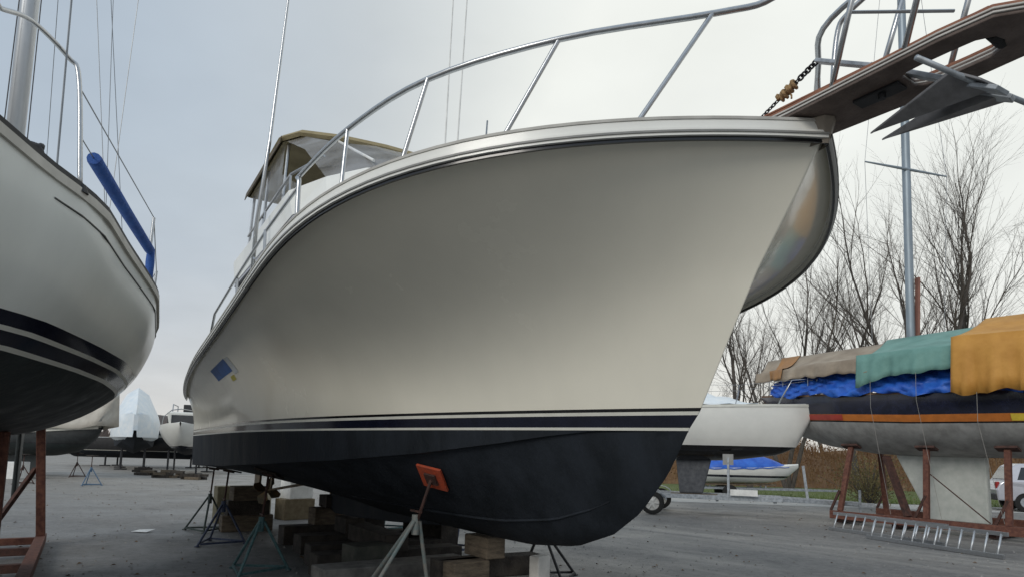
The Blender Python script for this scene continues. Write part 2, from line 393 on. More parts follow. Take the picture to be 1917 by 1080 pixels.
LV = {'A': lin(1.745, 1.745), 'B': lin(1.766, 1.763), 'C': lin(1.856, 1.812), 'D': lin(1.881, 1.836), 'E': lin(1.905, 1.858)}
def row_low(zf):
    s0 = stem_s(zf); r = []
    for u in US:
        s = s0 + u * (LOA - s0); r.append((s, W0(s - s0), zf(s)))
    return r
def row_top(t):
    zf = lambda s: LV['E'](s) + (zsheer(s) - LV['E'](s)) * t
    s0 = stem_s(zf) if t < 1 else 0.0; r = []
    for u in US:
        s = s0 + u * (LOA - s0); k = s - s0
        p = 3.0 - .9 * min(1, s / 8)
        r.append((s, (W0(k) + (W1(k) * tap(s) - W0(k)) * t ** p), zf(s)))
    return r
def both(mb, rows):
    for sg in (1, -1): mb.grid([[Bt(s, sg * y, z) for s, y, z in r] for r in rows])
    return mb
yacht = thing('sport_fishing_boat', 'big cream motor yacht with flared bow, black bottom and flybridge on jack stands', 'boat', Bt(5.5, 0, 0))
tops = [row_top(i / 16) for i in range(17)]
both(MB(), tops).build('topside', GEL, yacht, smooth=True)
rA, rB, rC, rD, rE = (row_low(LV[k]) for k in 'ABCDE')
def band(name, a, b, m): both(MB(), [a, b]).build(name, m, yacht, smooth=True)
band('waterline_stripe', rA, rB, STRIPE); band('boot_band', rB, rC, NAVY); band('upper_stripe', rC, rD, STRIPE); band('pinstripe', rD, rE, BLACKG)
# bottom: chine and V
CH = [(1.0, 1.78), (1.7, 1.735), (2.0, 1.70), (2.4, 1.64), (3.2, 1.54), (4.3, 1.45), (6, 1.36), (8, 1.28), (11.45, 1.20)]
sA = stem_s(LV['A']); bot = []
for j in range(13):
    r = []
    for u in US:
        s = sA + u * (LOA - sA); ya = W0(s - sA); zc_ = min(interp(s, CH), 1.741); yc = max(ya - .02 * min(1, (s - sA) / 2), 0)
        zk = min(keel_z(s), zc_)
        if j == 0: r.append((s, ya, 1.745))
        elif j == 1: r.append((s, yc, zc_))
        elif j == 2: r.append((s, max(yc - .05 * min(1, (s - sA) / 1.5), 0), zc_ - .005))
        else:
            a = 1 - (j - 2) / 10; yy = max(yc - .05 * min(1, (s - sA) / 1.5), 0)
            e_ = 1.0 + .45 * math.exp(-((s - 2.5) / 2.2) ** 2)
            kw = .05 * min(1, max(0, (s - 2) / 1.5))
            r.append((s, max(yy * a, kw if j < 12 else kw * .9), zk + (zc_ - .005 - zk) * a ** e_))
    bot.append(r)
botm = both(MB(), bot)
botm.grid([[Bt(s, sg * y, z) for s, y, z in bot[-1]] for sg in (1, -1)])
botm.build('bottom', ANTI, yacht, smooth=True, auto=28)
skg = MB(); pts_ = [(4.4, .74), (5.2, .68), (6.2, .61), (7.4, .55), (8.5, .515)]
skg.prism([Bt(s, -.05, z) for s, z in pts_] + [Bt(8.75, -.05, .56), Bt(8.8, -.05, .95), Bt(6.5, -.05, .95), Bt(4.4, -.05, .85)], STB * .10)
skg.build('skeg', ANTI, yacht, bevel=.01)
# spray strake low on the bow
sk = MB()
for sg in (1, -1):
    rr = [[], [], []]
    for i in range(28):
        s = 1.7 + i * .16; j = 9; ii = min(range(NS), key=lambda q: abs(bot[8][q][0] - s)); s_, y_, z_ = bot[8][ii]
        w = .035 * math.sin(math.pi * min(1, (i + .5) / 27 * 1.2 + .05 if i < 14 else 1) * .5) * (1 if i < 22 else (27.5 - i) / 6)
        rr[0].append(Bt(s_, sg * (y_ + .002), z_ + .03)); rr[1].append(Bt(s_, sg * (y_ + w), z_ - .005)); rr[2].append(Bt(s_, sg * (y_ - .01), z_ - .012))
    sk.grid(rr)
sk.build('spray_strake', ANTI, yacht)
# transom
tr = MB(); sec = [bot[j][-1] for j in range(12, -1, -1)] + [rB[-1], rC[-1], rD[-1], rE[-1]] + [t[-1] for t in tops[1:]]
tr.add([Bt(s - .001, y, z) for s, y, z in sec] + [Bt(s - .001, -y, z) for s, y, z in sec[::-1]], [tuple(range(2 * len(sec)))])
tr.build('transom', GEL, yacht)
# deck
dk = MB(); st_ = [0.02 + (LOA - .03) * u for u in US]
dk.grid([[Bt(s, hbs(s) * c_ * .985, zsheer(s) - .012 + .10 * (1 - c_ * c_) * min(1, hbs(s))) for s in st_] for c_ in np.linspace(-1, 1, 13)])
dk.build('deck', GELW, yacht, smooth=True)
# rub rail, steel insert, toe rail on both sides
def strip(off_o, off_i, za, zb, name, m, s0=0.0, s1=LOA):
    mb = MB()
    for sg in (1, -1):
        prof = []
        for q in range(60):
            s = s0 + (s1 - s0) * (q / 59) ** 1.8
            d = 1e-3; n = A_(-(hbs(s + d) - hbs(s)) / d, 1) if s < LOA - .1 else A_(0, 1)
            n = n / np.linalg.norm(n); y = hbs(s); z = zsheer(s)
            po = lambda o_, zz: Bt(s + n[0] * o_, sg * (y + n[1] * o_), z + zz)
            prof.append([po(off_i, za), po(off_o, za), po(off_o, zb), po(off_i, zb)])
        mb.grid([[p[k] for p in prof] for k in (0, 1, 2, 3, 0)])
    return mb.build(name, m, yacht, smooth=True, auto=40)
strip(.030, -.01, -.062, -.018, 'rub_rail', GELW)
strip(.038, .0302, -.046, -.034, 'rub_rail_insert', mat('grey_vinyl', (.22, .22, .21), .45))
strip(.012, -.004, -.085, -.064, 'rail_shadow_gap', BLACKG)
strip(.010, -.05, -.016, .040, 'toe_rail', GELW)
strip(.016, -.055, .041, .058, 'cap_rail', mat('grey_cap', (.42, .41, .38), .6))
# blue tape and yellow tape on the side near the stern
def hull_pt(s, t, off=.004):
    zf = LV['E'](s) + (zsheer(s) - LV['E'](s)) * t; k = s; p = 3.0 - .9 * min(1, s / 8)
    s0 = stem_s(lambda q: LV['E'](q) + (zsheer(q) - LV['E'](q)) * t)
    k = s - s0; y = W0(k) + (W1(k) * tap(s) - W0(k)) * t ** p
    return Bt(s, y + off, zf)
def decal(name, s0, s1, t0, t1, m, sk_=0.0):
    mb = MB(); mb.grid([[hull_pt(s + sk_ * (t - t0), t) for s in np.linspace(s0, s1, 6)] for t in np.linspace(t0, t1, 6)]); return mb.build(name, m, yacht)
decal('blue_tape', 6.45, 7.4, .66, .81, TAPE); decal('yellow_tape', 6.5, 6.7, .56, .62, YELLOW)
decal('backing_paper', 6.25, 6.44, .62, .80, mat('pale_paper', (.62, .66, .70), .6))
# rudders, shafts, propellers, trim tab under the stern
for sg in (1, -1):
    r_ = MB(); r_.prism([Bt(10.75, sg * .75, 1.12), Bt(11.2, sg * .75, 1.12), Bt(11.25, sg * .75, .55), Bt(10.85, sg * .75, .55)], STB * .04); r_.build('rudder', BRONZE, yacht)
    h_ = MB(); h_.tube([Bt(7.6, sg * .75, 1.05), Bt(10.3, sg * .75, .78)], .022); sh = h_.build('propeller_shaft', BRONZE, yacht)
    p_ = MB(); p_.tube([Bt(10.2, sg * .75, .79), Bt(10.42, sg * .75, .765)], [.06, .03], 10)
    for k in range(4):
        a = k * math.pi / 2 + .4; e1 = STB * math.cos(a) + UP * math.sin(a); e2 = AFT * .6 + (STB * -math.sin(a) + UP * math.cos(a)) * .8
        c0 = Bt(10.3, sg * .75, .78); p_.add([c0 + e1 * .04 - e2 * .03, c0 + e1 * .04 + e2 * .03, c0 + e1 * .16 + e2 * .11, c0 + e1 * .26 + e2 * .03, c0 + e1 * .25 - e2 * .05, c0 + e1 * .14 - e2 * .10], [(0, 1, 2, 3, 4, 5)])
    p_.build('propeller', BRONZE, sh, solid=.012)
    t_ = MB(); t_.bar(Bt(9.9, sg * .75, 1.1), Bt(10.0, sg * .75, .8), .03, .08); t_.build('shaft_strut', BRONZE, yacht)
    q_ = MB(); q_.prism([Bt(11.46, sg * .5, 1.13), Bt(11.46, sg * 1.4, 1.18), Bt(11.75, sg * 1.4, 1.15), Bt(11.75, sg * .5, 1.10)], (0, 0, .012)); q_.build('trim_tab', SS, yacht)
# deck house
def shell(mb, outline_lo, outline_hi, zl, zh):
    n = len(outline_lo)
    a = [Bt(s, y, zl) for s, y in outline_lo]; b = [Bt(s, y, zh) for s, y in outline_hi]
    mb.add(a + b, [(i, (i + 1) % n, n + (i + 1) % n, n + i) for i in range(n)] + [tuple(range(n, 2 * n))])
    return mb
def sym(half): return half + [(s, -y) for s, y in half[::-1] if abs(y) > 1e-6]
house_lo = sym([(9.3, 1.78), (5.2, 1.78), (4.3, 1.6), (3.6, 1.25), (3.3, .7), (3.2, .0)])
house_hi = sym([(9.3, 1.66), (5.6, 1.66), (4.9, 1.48), (4.45, 1.1), (4.25, .6), (4.2, .0)])
shell(MB(), house_lo, house_hi, 2.85, 4.18).build('deckhouse', GELW, yacht, bevel=.03)
trunk_lo = sym([(4.4, 1.45), (2.8, 1.3), (1.9, .8), (1.7, 0)]); trunk_hi = sym([(4.4, 1.3), (2.9, 1.15), (2.15, .7), (1.98, 0)])
shell(MB(), trunk_lo, trunk_hi, 3.1, 3.62).build('trunk_cabin', GELW, yacht, bevel=.04)
for sg in (1, -1):
    for a, b in ((5.4, 6.9), (7.0, 8.6)):
        w = MB()
        f_ = lambda s, t: Bt(s + (.25 * (1 - t) if s == 5.4 else 0), sg * (1.78 - .12 * ((3.3 + .6 * t) - 2.85) / 1.33 + .004), 3.3 + .6 * t)
        w.grid([[f_(a, 0), f_(b, 0)], [f_(a, 1), f_(b, 1)]]); w.build('side_window', GLASS, yacht)
# flybridge coaming with brow
co_lo = sym([(9.2, 1.72), (5.4, 1.74), (4.75, 1.55), (4.35, 1.15), (4.15, .6), (4.1, 0)])
co_hi = sym([(9.2, 1.76), (5.6, 1.76), (4.95, 1.5), (4.5, 1.2), (4.25, .8), (4.15, 0)])
shell(MB(), co_lo, co_lo, 4.182, 4.24).build('brow', mat('brow_grey', (.33, .34, .38), .5), yacht, bevel=.02)
n_ = len(co_lo); cm = MB()
def coz(s): return 4.60 + .05 * max(0, min(1, (5.2 - s) / 1.3))
co_in = [(s + (.06 if s < 5 else 0), y * .955) for s, y in co_hi]
a_ = [Bt(s, y, 4.24) for s, y in co_lo]; b_ = [Bt(s, y, coz(s)) for s, y in co_hi]; c_ = [Bt(s, y, coz(s)) for s, y in co_in]; d_ = [Bt(s, y, 4.26) for s, y in co_in]
cm.grid([a_ + a_[:1], b_ + b_[:1], c_ + c_[:1], d_ + d_[:1]]); cm.build('flybridge_coaming', GELW, yacht, bevel=.015)
# hardtop, its frame and the clear curtains
top = sym([(8.6, 1.70), (6.35, 1.72), (6.05, 1.55), (5.88, 1.1), (5.78, .5), (5.76, 0)])
ht = MB(); nT = len(top)
r0_ = [Bt(s, y, 5.53) for s, y in top]; r1_ = [Bt(7.2 + (s - 7.2) * 1.02, y * 1.02, 5.565) for s, y in top]; r2_ = [Bt(7.2 + (s - 7.2) * 1.0, y * .99, 5.62) for s, y in top]; r3_ = [Bt(7.2 + (s - 7.2) * .55, y * .5, 5.66) for s, y in top]
ht.grid([r0_ + r0_[:1], r1_ + r1_[:1], r2_ + r2_[:1], r3_ + r3_[:1]]); ht.add(r3_, [tuple(range(nT))])
ht.build('hardtop', TAN, yacht, smooth=True, auto=50)
un = MB(); un.add([Bt(s, y * .985, 5.528) for s, y in top], [tuple(range(nT))]); un.build('hardtop_lining', TAN, yacht)
for sg in (1, -1):
    vl = MB(); vl.grid([[Bt(s, sg * 1.735, 5.585), Bt(s, sg * 1.755, 5.47)] for s in np.linspace(6.3, 8.6, 8)]); vl.build('canvas_valance', TAND, yacht, solid=.01)
fr = [(6.35, 1.62), (7.4, 1.64), (8.5, 1.62)]
for sg in (1, -1):
    for s, y in fr:
        t_ = MB(); t_.tube([Bt(s - .12, sg * (y + .06), 4.6), Bt(s, sg * y, 5.53)], .022); t_.build('hardtop_post', SS, yacht)
for y in (1.1, -.05, -1.1):
    t_ = MB(); t_.tube([Bt(4.55 + .2 * (1.1 - abs(y)) * 0, y, 4.75), Bt(5.9, y, 5.53)], .016); t_.build('curtain_batten', SKIN_WHITE, yacht)
cu = MB(); half = [(4.95, 1.5), (4.5, 1.22), (4.2, .85), (4.1, 0)]; halft = [(6.3, 1.68), (6.02, 1.5), (5.88, 1.0), (5.8, 0)]
lo_c = half + [(s, -y) for s, y in half[-2::-1]]; hi_c = halft + [(s, -y) for s, y in halft[-2::-1]]
cu.grid([[Bt(s + .06, y * .98, coz(s) - .01) for s, y in lo_c], [Bt((a[0] + b[0]) / 2, (a[1] + b[1]) / 2, 5.17) for a, b in zip(lo_c, hi_c)], [Bt(s, y * .99, 5.53) for s, y in hi_c]])
cu.build('clear_front_curtain', VINYL, yacht, smooth=True)
for sg in (1, -1):
    c = MB(); c.grid([[Bt(s + (-.9 if k == 0 else 0) * (1 - t) * (s == 6.32), sg * (1.70 - .03 * t), 4.63 + .9 * t) for s in (6.32, 7.1, 7.9, 8.55)] for k, t in enumerate((0, .5, 1.0))]); c.build('clear_side_curtain', VINYL, yacht)
# helm console and seat on the bridge
cs = MB(); cs.box(Bt(5.6, .3, 4.62), 1.0, .5, .75, STB, AFT); cs.build('helm_console', GELW, yacht, bevel=.03)
ch = MB(); ch.box(Bt(6.7, .3, 4.55), .6, .5, .5, STB, AFT); ch.box(Bt(6.98, .3, 4.95), .6, .1, .5, STB, AFT); ch.build('helm_seat', TAND, yacht, bevel=.03)
br = MB(); br.tube([Bt(8.3, 1.71, 4.8), Bt(5.6, 1.74, 4.8), Bt(5.0, 1.52, 4.86)], .016); br.tube([Bt(5.6, 1.74, 4.6), Bt(5.6, 1.74, 4.8)], .014); br.tube([Bt(7, 1.74, 4.6), Bt(7, 1.73, 4.8)], .014); br.build('bridge_rail', SS, yacht)
# masthead light and radar on the hardtop, antennas, outriggers
m_ = MB(); m_.tube([Bt(7.0, .75, 5.62), Bt(7.0, .75, 6.05)], .018); m_.tube([Bt(7.0, .75, 6.03), Bt(7.0, .75, 6.1)], .035); m_.build('light_pole', SS, yacht)
m_ = MB(); m_.tube([Bt(6.6, .5, 5.62), Bt(6.6, .5, 5.7), Bt(6.6, .5, 5.71), Bt(6.6, .5, 5.82), Bt(6.6, .5, 5.86)], [.1, .1, .17, .2, .1], 16); m_.build('radar_dome', mat('pale_grey_plastic', (.5, .52, .58), .5), yacht, smooth=True, auto=40)
m_ = MB(); m_.bar(Bt(6.35, .15, 5.66), Bt(6.35, -.15, 5.66), .09, .07); m_.build('horn', SS, yacht)
for (x0, y0, x1, y1) in ((832, 292, 848, 10), (855, 290, 877, -40)):
    m_ = MB(); p0, p1 = at(x0, y0, 7.4), at(x1, y1, 7.4)
    b0 = p0 + (p0 - p1) * .45
    m_.tube([b0, p0, p1 + (p1 - p0) * .6], [.014, .012, .006], 6); m_.build('whip_antenna', SKIN_WHITE, yacht)
for sg in (1, -1):
    m_ = MB()
    base = Bt(7.3, sg * 1.80, 3.55)
    if sg > 0: pts = [base, at(480, 420, 7.95), at(505, 265, 8.0), at(541, -10, 8.1)]; pts.append(pts[-1] * 2 - pts[-2])
    else: pts = [base, Bt(7.4, -1.86, 4.5), Bt(7.5, -1.95, 5.6), Bt(7.6, -2.1, 7.6)]
    m_.tube(pts, [.03, .026, .022, .016, .012][:len(pts)], 8); m_.build('outrigger', SS, yacht, smooth=True)
    k_ = MB(); k_.tube([Bt(7.3, sg * 1.72, 3.9), pts[1] - UP * .45 if sg > 0 else Bt(7.35, -1.84, 3.95)], .016); k_.build('outrigger_bracket', SS, yacht)
# bow rail
RAIL = [(3.02, 2.24, 3.72), (2.28, 2.12, 3.81), (1.57, 1.84, 3.93), (.89, 1.28, 4.05), (.35, .53, 4.21), (.14, .15 + .1, 4.31), (-.25, .24, 4.42), (-.75, .24, 4.45), (-1.05, .16, 4.45), (-1.1, 0, 4.45)]
rail_s = smoothpath([(3.02, 2.25, 3.33), (3.03, 2.25, 3.66)] + RAIL, 60)
mir = rail_s + [A_(p[0], -p[1], p[2]) for p in rail_s[-2::-1]]
rl = MB(); rl.tube([Bt(*p) for p in mir], .019, 10); rl.build('bow_rail', SS, yacht, smooth=True)
STN = [((.61, .98, 3.42), (.36, .55, 4.205)), ((1.13, 1.57, 3.36), (.90, 1.29, 4.045)), ((1.70, 1.96, 3.30), (1.56, 1.84, 3.93)), ((2.27, 2.15, 3.24), (2.27, 2.12, 3.81))]
for sg in (1, -1):
    for a, b in STN:
        t_ = MB(); t_.tube([Bt(a[0], sg * a[1], a[2]), Bt(b[0], sg * b[1], b[2])], .015, 8); t_.tube([Bt(a[0], sg * a[1], a[2] - .01), Bt(a[0], sg * a[1], a[2] + .035)], .032, 10); t_.build('rail_stanchion', SS, yacht, smooth=True, auto=50)
    # low rail beside the house
    lr = MB(); lr.tube([Bt(3.03, sg * 2.25, 3.62), Bt(3.9, sg * 2.3, 3.5), Bt(5.2, sg * 2.32, 3.35), Bt(6.6, sg * 2.32, 3.2), Bt(7.0, sg * 2.32, 2.8)], .015, 8); lr.build('side_rail', SS, yacht, smooth=True)
    for s_, z_ in ((3.9, 3.5), (5.2, 3.35)):
        t_ = MB(); t_.tube([Bt(s_, sg * 2.3, zsheer(s_)), Bt(s_, sg * 2.31, z_)], .014, 8); t_.build('rail_stanchion', SS, yacht)
# anchor pulpit: teak platform with pale edging and a slot, planks on top
PZ = 3.605
edge = [(.42, .20), (.1, .20), (-.25, .215), (-.7, .235), (-.92, .22), (-1.05, .12), (-1.09, 0)]
def pul(outl, z0, z1, name, m, hole=None, bev=.006):
    full = sym(outl); n = len(full); mb = MB()
    if hole is None:
        mb.prism([Bt(s, y, z0) for s, y in full], UP * (z1 - z0))
    else:
        bm_v = []
        h = sym(hole); k = len(h)
        # ring between outline and slot: resample the slot to the outline's point count
        for z in (z0, z1):
            bm_v += [Bt(s, y, z) for s, y in full] + [Bt(s, y, z) for s, y in h]
        fs = []
        for lv in (0, n + k):
            for i in range(n): fs.append((lv + i, lv + (i + 1) % n, lv + n + (i + 1) % n, lv + n + i))
        for i in range(n):
            fs.append((i, (i + 1) % n, n + k + (i + 1) % n, n + k + i)); fs.append((n + i, n + (i + 1) % n, n + k + n + (i + 1) % n, n + k + n + i))
        mb.add(bm_v, fs)
    return mb.build(name, m, yacht, bevel=bev)
slot = [(-.46, .07), (-.50, .10), (-.58, .105), (-.70, .105), (-.80, .10), (-.87, .06), (-.885, 0)]
PALE = mat('pale_edging', (.46, .44, .41), .5)
pul(edge, PZ - .052, PZ - .034, 'pulpit_base', TEAKD, slot)
pul([(s - .004 if s < -.9 else s, y + .007 if y > 0 else 0) for s, y in edge], PZ - .034, PZ - .024, 'pulpit_edging', PALE, slot, .003)
pul(edge, PZ - .024, PZ - .014, 'pulpit_core', TEAKD, slot, .002)
pul([(s - .004 if s < -.9 else s, y + .007 if y > 0 else 0) for s, y in edge], PZ - .014, PZ - .004, 'pulpit_edging', PALE, slot, .003)
pul(edge, PZ - .004, PZ + .014, 'pulpit_frame', TEAK, slot, .004)
for i in range(6):
    y0 = -.205 + i * .0695
    if abs(y0 + .03) < .12: segs = ((.36, -.45), (-.89, -1.0))
    else: segs = ((.36, -.9),)
    for a, b in segs:
        p = MB(); p.box(Bt((a + b) / 2, y0 + .0305, PZ + .021), abs(a - b), .062, .012, AFT, STB); p.build('plank', TEAK, yacht, bevel=.003)
# fairing under the pulpit at the stem head
fa = MB(); fo = [(.38, .19), (.1, .19), (-.06, .13), (-.10, 0)]
shell(fa, sym([(.40, .16), (.12, .055), (.0, .03), (-.02, 0)]), sym([(.42, .19), (.12, .12), (-.035, .06), (-.06, 0)]), 3.40, PZ - .0525).build('pulpit_root', mat('root_beige', (.22, .19, .155), .6), yacht, bevel=.008)
t_ = MB(); t_.box(Bt(-.32, .02, PZ - .062), .24, .10, .018, AFT, STB); t_.tube([Bt(-.34, .03, PZ - .07), Bt(-.34, .03, PZ - .10)], .02, 10); t_.build('under_plate', DARKM, yacht, bevel=.004)
# pulpit rail posts
def onp(x, y, yy):
    d = ray(x, y); o_ = O + STB * yy; return CAM + d * (((o_ - CAM) @ STB) / (d @ STB))
for sg in (1, -1):
    for a, b in (((-.16, .20, PZ), (-.42, .235, 4.43)), ((-.55, .225, PZ), (-.80, .235, 4.45))):
        t_ = MB(); t_.tube([Bt(a[0], sg * a[1], a[2]), Bt(b[0], sg * b[1], b[2])], .0155, 8); t_.build('pulpit_post', SS, yacht, smooth=True)
t_ = MB(); t_.tube(smoothpath([Bt(.08, -.2, PZ), Bt(.06, -.2, 3.9), Bt(.02, -.2, 4.2), Bt(-.05, -.2, 4.28), Bt(-.22, -.22, 4.36), Bt(-.4, -.235, 4.43)], 30), .0155, 8); t_.build('pulpit_hoop', SS, yacht, smooth=True)
t_ = MB(); t_.tube([Bt(-.27, .225, 3.97), Bt(-.6, -.225, 3.97)], .009, 6); t_.build('cross_stay', SS, yacht)
# roller cheeks in the slot
for sg in (1, -1):
    t_ = MB(); t_.prism([Bt(-.17, sg * .04, PZ + .028), Bt(-.19, sg * .04, PZ + .10), Bt(-.28, sg * .04, PZ + .10), Bt(-.30, sg * .04, PZ + .028)], STB * .008 * sg); t_.build('roller_cheek', GALV, yacht)
t_ = MB(); t_.tube([Bt(-.86, -.06, PZ - .02), Bt(-.86, .06, PZ - .02)], .035, 12); t_.build('bow_roller', RUBBER, yacht)
# ------------------------------------------------------------------ anchor stowed under the pulpit
anc = thing('anchor', 'grey steel anchor with pointed flukes stowed under the teak bow pulpit', 'anchor', Bt(-.6, 0, 3.3))
SH0 = Bt(.04, 0, 3.94); CR = Bt(-.80, -.01, 3.36)
t_ = MB()
mid = Bt(-.28, 0, 3.74)
t_.bar(SH0, mid, .022, .055, STB); t_.bar(mid, CR, .026, .065, STB); t_.build('shank', GALV, anc, bevel=.004)
cr_ = MB(); dsh = unit(CR - mid); nrm = unit(np.cross(dsh, STB))
for sg in (1, -1):
    cr_.prism([CR + STB * .015 * sg - dsh * .12 + nrm * .01, CR + STB * .11 * sg - dsh * .02 + nrm * .01, CR + STB * .10 * sg + dsh * .10, CR + STB * .015 * sg + dsh * .12], nrm * .022)
cr_.build('crown', GALV, anc, bevel=.004)
for sg in (1, -1):
    f_ = MB(); tip = Bt(-.27, sg * .06 - .03, 3.335); o1 = CR + STB * (.035 * sg) + dsh * .08; o2 = CR + STB * (.155 * sg) + dsh * .04 - UP * .01; kk = CR + STB * (.17 * sg) - dsh * .10
    f_.prism([o1, o2, kk, tip, CR + STB * .03 * sg - dsh * .1], UP * .014); f_.build('fluke', mat('fluke_grey', (.15, .15, .155), .6, .5, c2=(.24, .24, .25), scale=10), anc, bevel=.003)
t_ = MB(); t_.tube([at(1715, 108, 2.76), at(1850, 165, 2.87), at(1975, 215, 2.98)], .013, 8); t_.build('stock', GALV, anc, smooth=True)
# chain, lashing and stopper
chn = thing('anchor_chain', 'dark anchor chain with tan rope lashing between deck stopper and anchor shank', 'chain', Bt(.5, 0, 3.55))
CH0, CH1 = SH0, Bt(.50, .02, 3.70)
nl = 20; dd = unit(CH1 - CH0); sd = unit(np.cross(dd, UP)); u3 = np.cross(sd, dd); Lc = np.linalg.norm(CH1 - CH0)
for i in range(nl):
    c = CH0 + dd * (Lc * (i + .5) / nl); e1 = sd if i % 2 else u3
    big = .017 if i < 5 else .010
    t_ = MB(); t_.tube([c + dd * math.cos(a) * Lc / nl * .72 + e1 * math.sin(a) * big for a in np.linspace(0, 2 * math.pi, 11)[:-1]], .0062 if i < 5 else .0042, 6, closed=True); t_.build('link', DARKM, chn, smooth=True)
t_ = MB(); cc = CH0 + dd * Lc * .42
t_.tube([cc + dd * (-.06 + .12 * k / 60) + (sd * math.cos(k * .9) + u3 * math.sin(k * .9)) * (.020 + .008 * math.sin(k * .35)) for k in range(61)], .011, 6)
t_.tube([cc + sd * .01 - UP * .01, cc + dd * -.03 - UP * .05, cc + dd * -.03 - UP * .075], .006, 5); t_.build('rope_lashing', ROPE, chn, smooth=True)
t_ = MB(); t_.box(Bt(.55, .02, 3.56), .16, .09, .05, AFT, STB); t_.box(Bt(.54, .02, 3.61), .09, .05, .07, AFT, STB); t_.tube([Bt(.52, -.03, 3.63), Bt(.52, .07, 3.63)], .02); t_.build('chain_stopper', SS, chn, bevel=.006)
w_ = thing('windlass', 'low grey anchor windlass on the foredeck behind the chain stopper', 'windlass', Bt(1.0, 0, 3.47))
t_ = MB(); t_.box(Bt(1.0, 0, 3.56), .28, .22, .18, AFT, STB); t_.build('gear_case', GALV, w_, bevel=.02)
t_ = MB(); t_.tube([Bt(1.0, -.2, 3.6), Bt(1.0, -.12, 3.6), Bt(1.0, .12, 3.6), Bt(1.0, .2, 3.6)], [.08, .05, .05, .08], 14); t_.build('drum', SS, w_)

# ------------------------------------------------------------------ generic sailing-boat hull
def sail_hull(root, fr, L, hb_, zsh, zwl, zbot, bands, top_m, bot_m, flare=.55, transom=True, bulge=2.6, n=44):
    """fr(t, lat, z) -> world; hb_(t) half breadth at deck; bands = [(z0, z1, material, name)] stripes from low to high"""
    ts = [L * (i / (n - 1)) ** 1.35 for i in range(n)]
    def yat(t, z):
        h = hb_(t); zs_ = zsh(t); zb_ = zbot(t)
        if z >= zs_: return h
        a = max(0, min(1, (z - zb_) / max(zs_ - zb_, 1e-3)))
        return h * (1 - (1 - a) ** bulge) ** flare
    def rows(za, zb, k):
        out_ = []
        for i in range(k + 1):
            r = []
            for t in ts:
                lo_ = za(t); hi_ = zb(t); z = lo_ + (hi_ - lo_) * i / k; z = max(z, zbot(t)); r.append((t, yat(t, z), z))
            out_.append(r)
        return out_
    def surf(name, m, za, zb, k):
        mb = MB()
        for sg in (1, -1): mb.grid([[fr(t, sg * y, z) for t, y, z in r] for r in rows(za, zb, k)])
        return mb.build(name, m, root, smooth=True)
    z0 = bands[0][0]; z1 = bands[-1][1]
    mb = MB()
    prof = [(1 - math.cos(math.pi / 2 * i / 10)) for i in range(11)]
    for sg in (1, -1):
        mb.grid([[fr(t, sg * yat(t, zbot(t) + max(0, z0(t) - zbot(t)) * a), zbot(t) + max(0, z0(t) - zbot(t)) * a) for t in ts] for a in prof])
    mb.build('bottom', bot_m, root, smooth=True)
    for a, b, m, nm in bands: surf(nm, m, a, b, 2)
    surf('topside', top_m, z1, zsh, 8)
    d = MB(); d.grid([[fr(t, hb_(t) * c * .99, zsh(t) - .01 + .06 * (1 - c * c)) for t in ts] for c in np.linspace(-1, 1, 7)]); d.build('deck', GELW, root, smooth=True)
    if transom:
        zz = np.linspace(zbot(L), zsh(L), 10); tr_ = MB()
        tr_.add([fr(L, yat(L, z), z) for z in zz] + [fr(L, -yat(L, z), z) for z in zz[::-1]], [tuple(range(20))]); tr_.build('transom', top_m, root)
    return yat

# ------------------------------------------------------------------ sailing boat at the left
LB = A_(-2.6, 2.2, 0)
def Lf(t, lat, z): return LB + AFT * t - STB * lat + UP * z       # lat > 0 is the side towards the big boat
HBL = [(0, .02), (.25, .22), (.5, .40), (.93, .64), (1.2, .82), (1.45, .93), (2.23, 1.12), (2.83, 1.26), (3.2, 1.34), (4.5, 1.44), (5.5, 1.44), (7, 1.32), (8.5, 1.05), (10, .7)]
def hbl(t): return interp(t, HBL)
def zsl(t): return interp(t, [(0, 3.16), (1, 3.04), (2, 2.95), (3.2, 2.90), (5, 2.84), (7.5, 2.84), (10, 2.9)])
def zbl(t): return interp(t, [(0, 3.1), (.2, 2.6), (.45, 2.25), (.8, 2.05), (1.4, 1.86), (2.4, 1.70), (4, 1.60), (6, 1.60), (8, 1.78), (9.2, 2.05), (10, 2.35)])
sail = thing('sailing_boat', 'white sailing boat with dark bottom and navy stripes, bow pulpit over rusty cradle', 'sailboat', Lf(4.5, 0, 0))
cz = lambda z: (lambda t: max(z + .0 * t, zbl(t)))
ylf = sail_hull(sail, Lf, 10.0, hbl, zsl, 2.2, zbl, [(cz(2.07), cz(2.095), STRIPE, 'lower_stripe'), (cz(2.095), cz(2.165), NAVY, 'navy_band'), (cz(2.165), cz(2.19), STRIPE, 'upper_stripe'), (cz(2.19), cz(2.262), NAVY, 'boot_top')], GELS, ANTI2, flare=.62, bulge=2.3)
k_ = MB(); k_.prism([Lf(3.6, -.12, 1.72), Lf(5.9, -.12, 1.72), Lf(5.8, -.10, .22), Lf(4.2, -.10, .22)], -STB * .22); k_.build('keel', ANTI2, sail, bevel=.05)
r_ = MB(); r_.prism([Lf(9.0, -.03, 2.1), Lf(9.5, -.03, 2.2), Lf(9.4, -.03, .7), Lf(9.05, -.03, .7)], -STB * .06); r_.build('rudder', ANTI2, sail, bevel=.02)
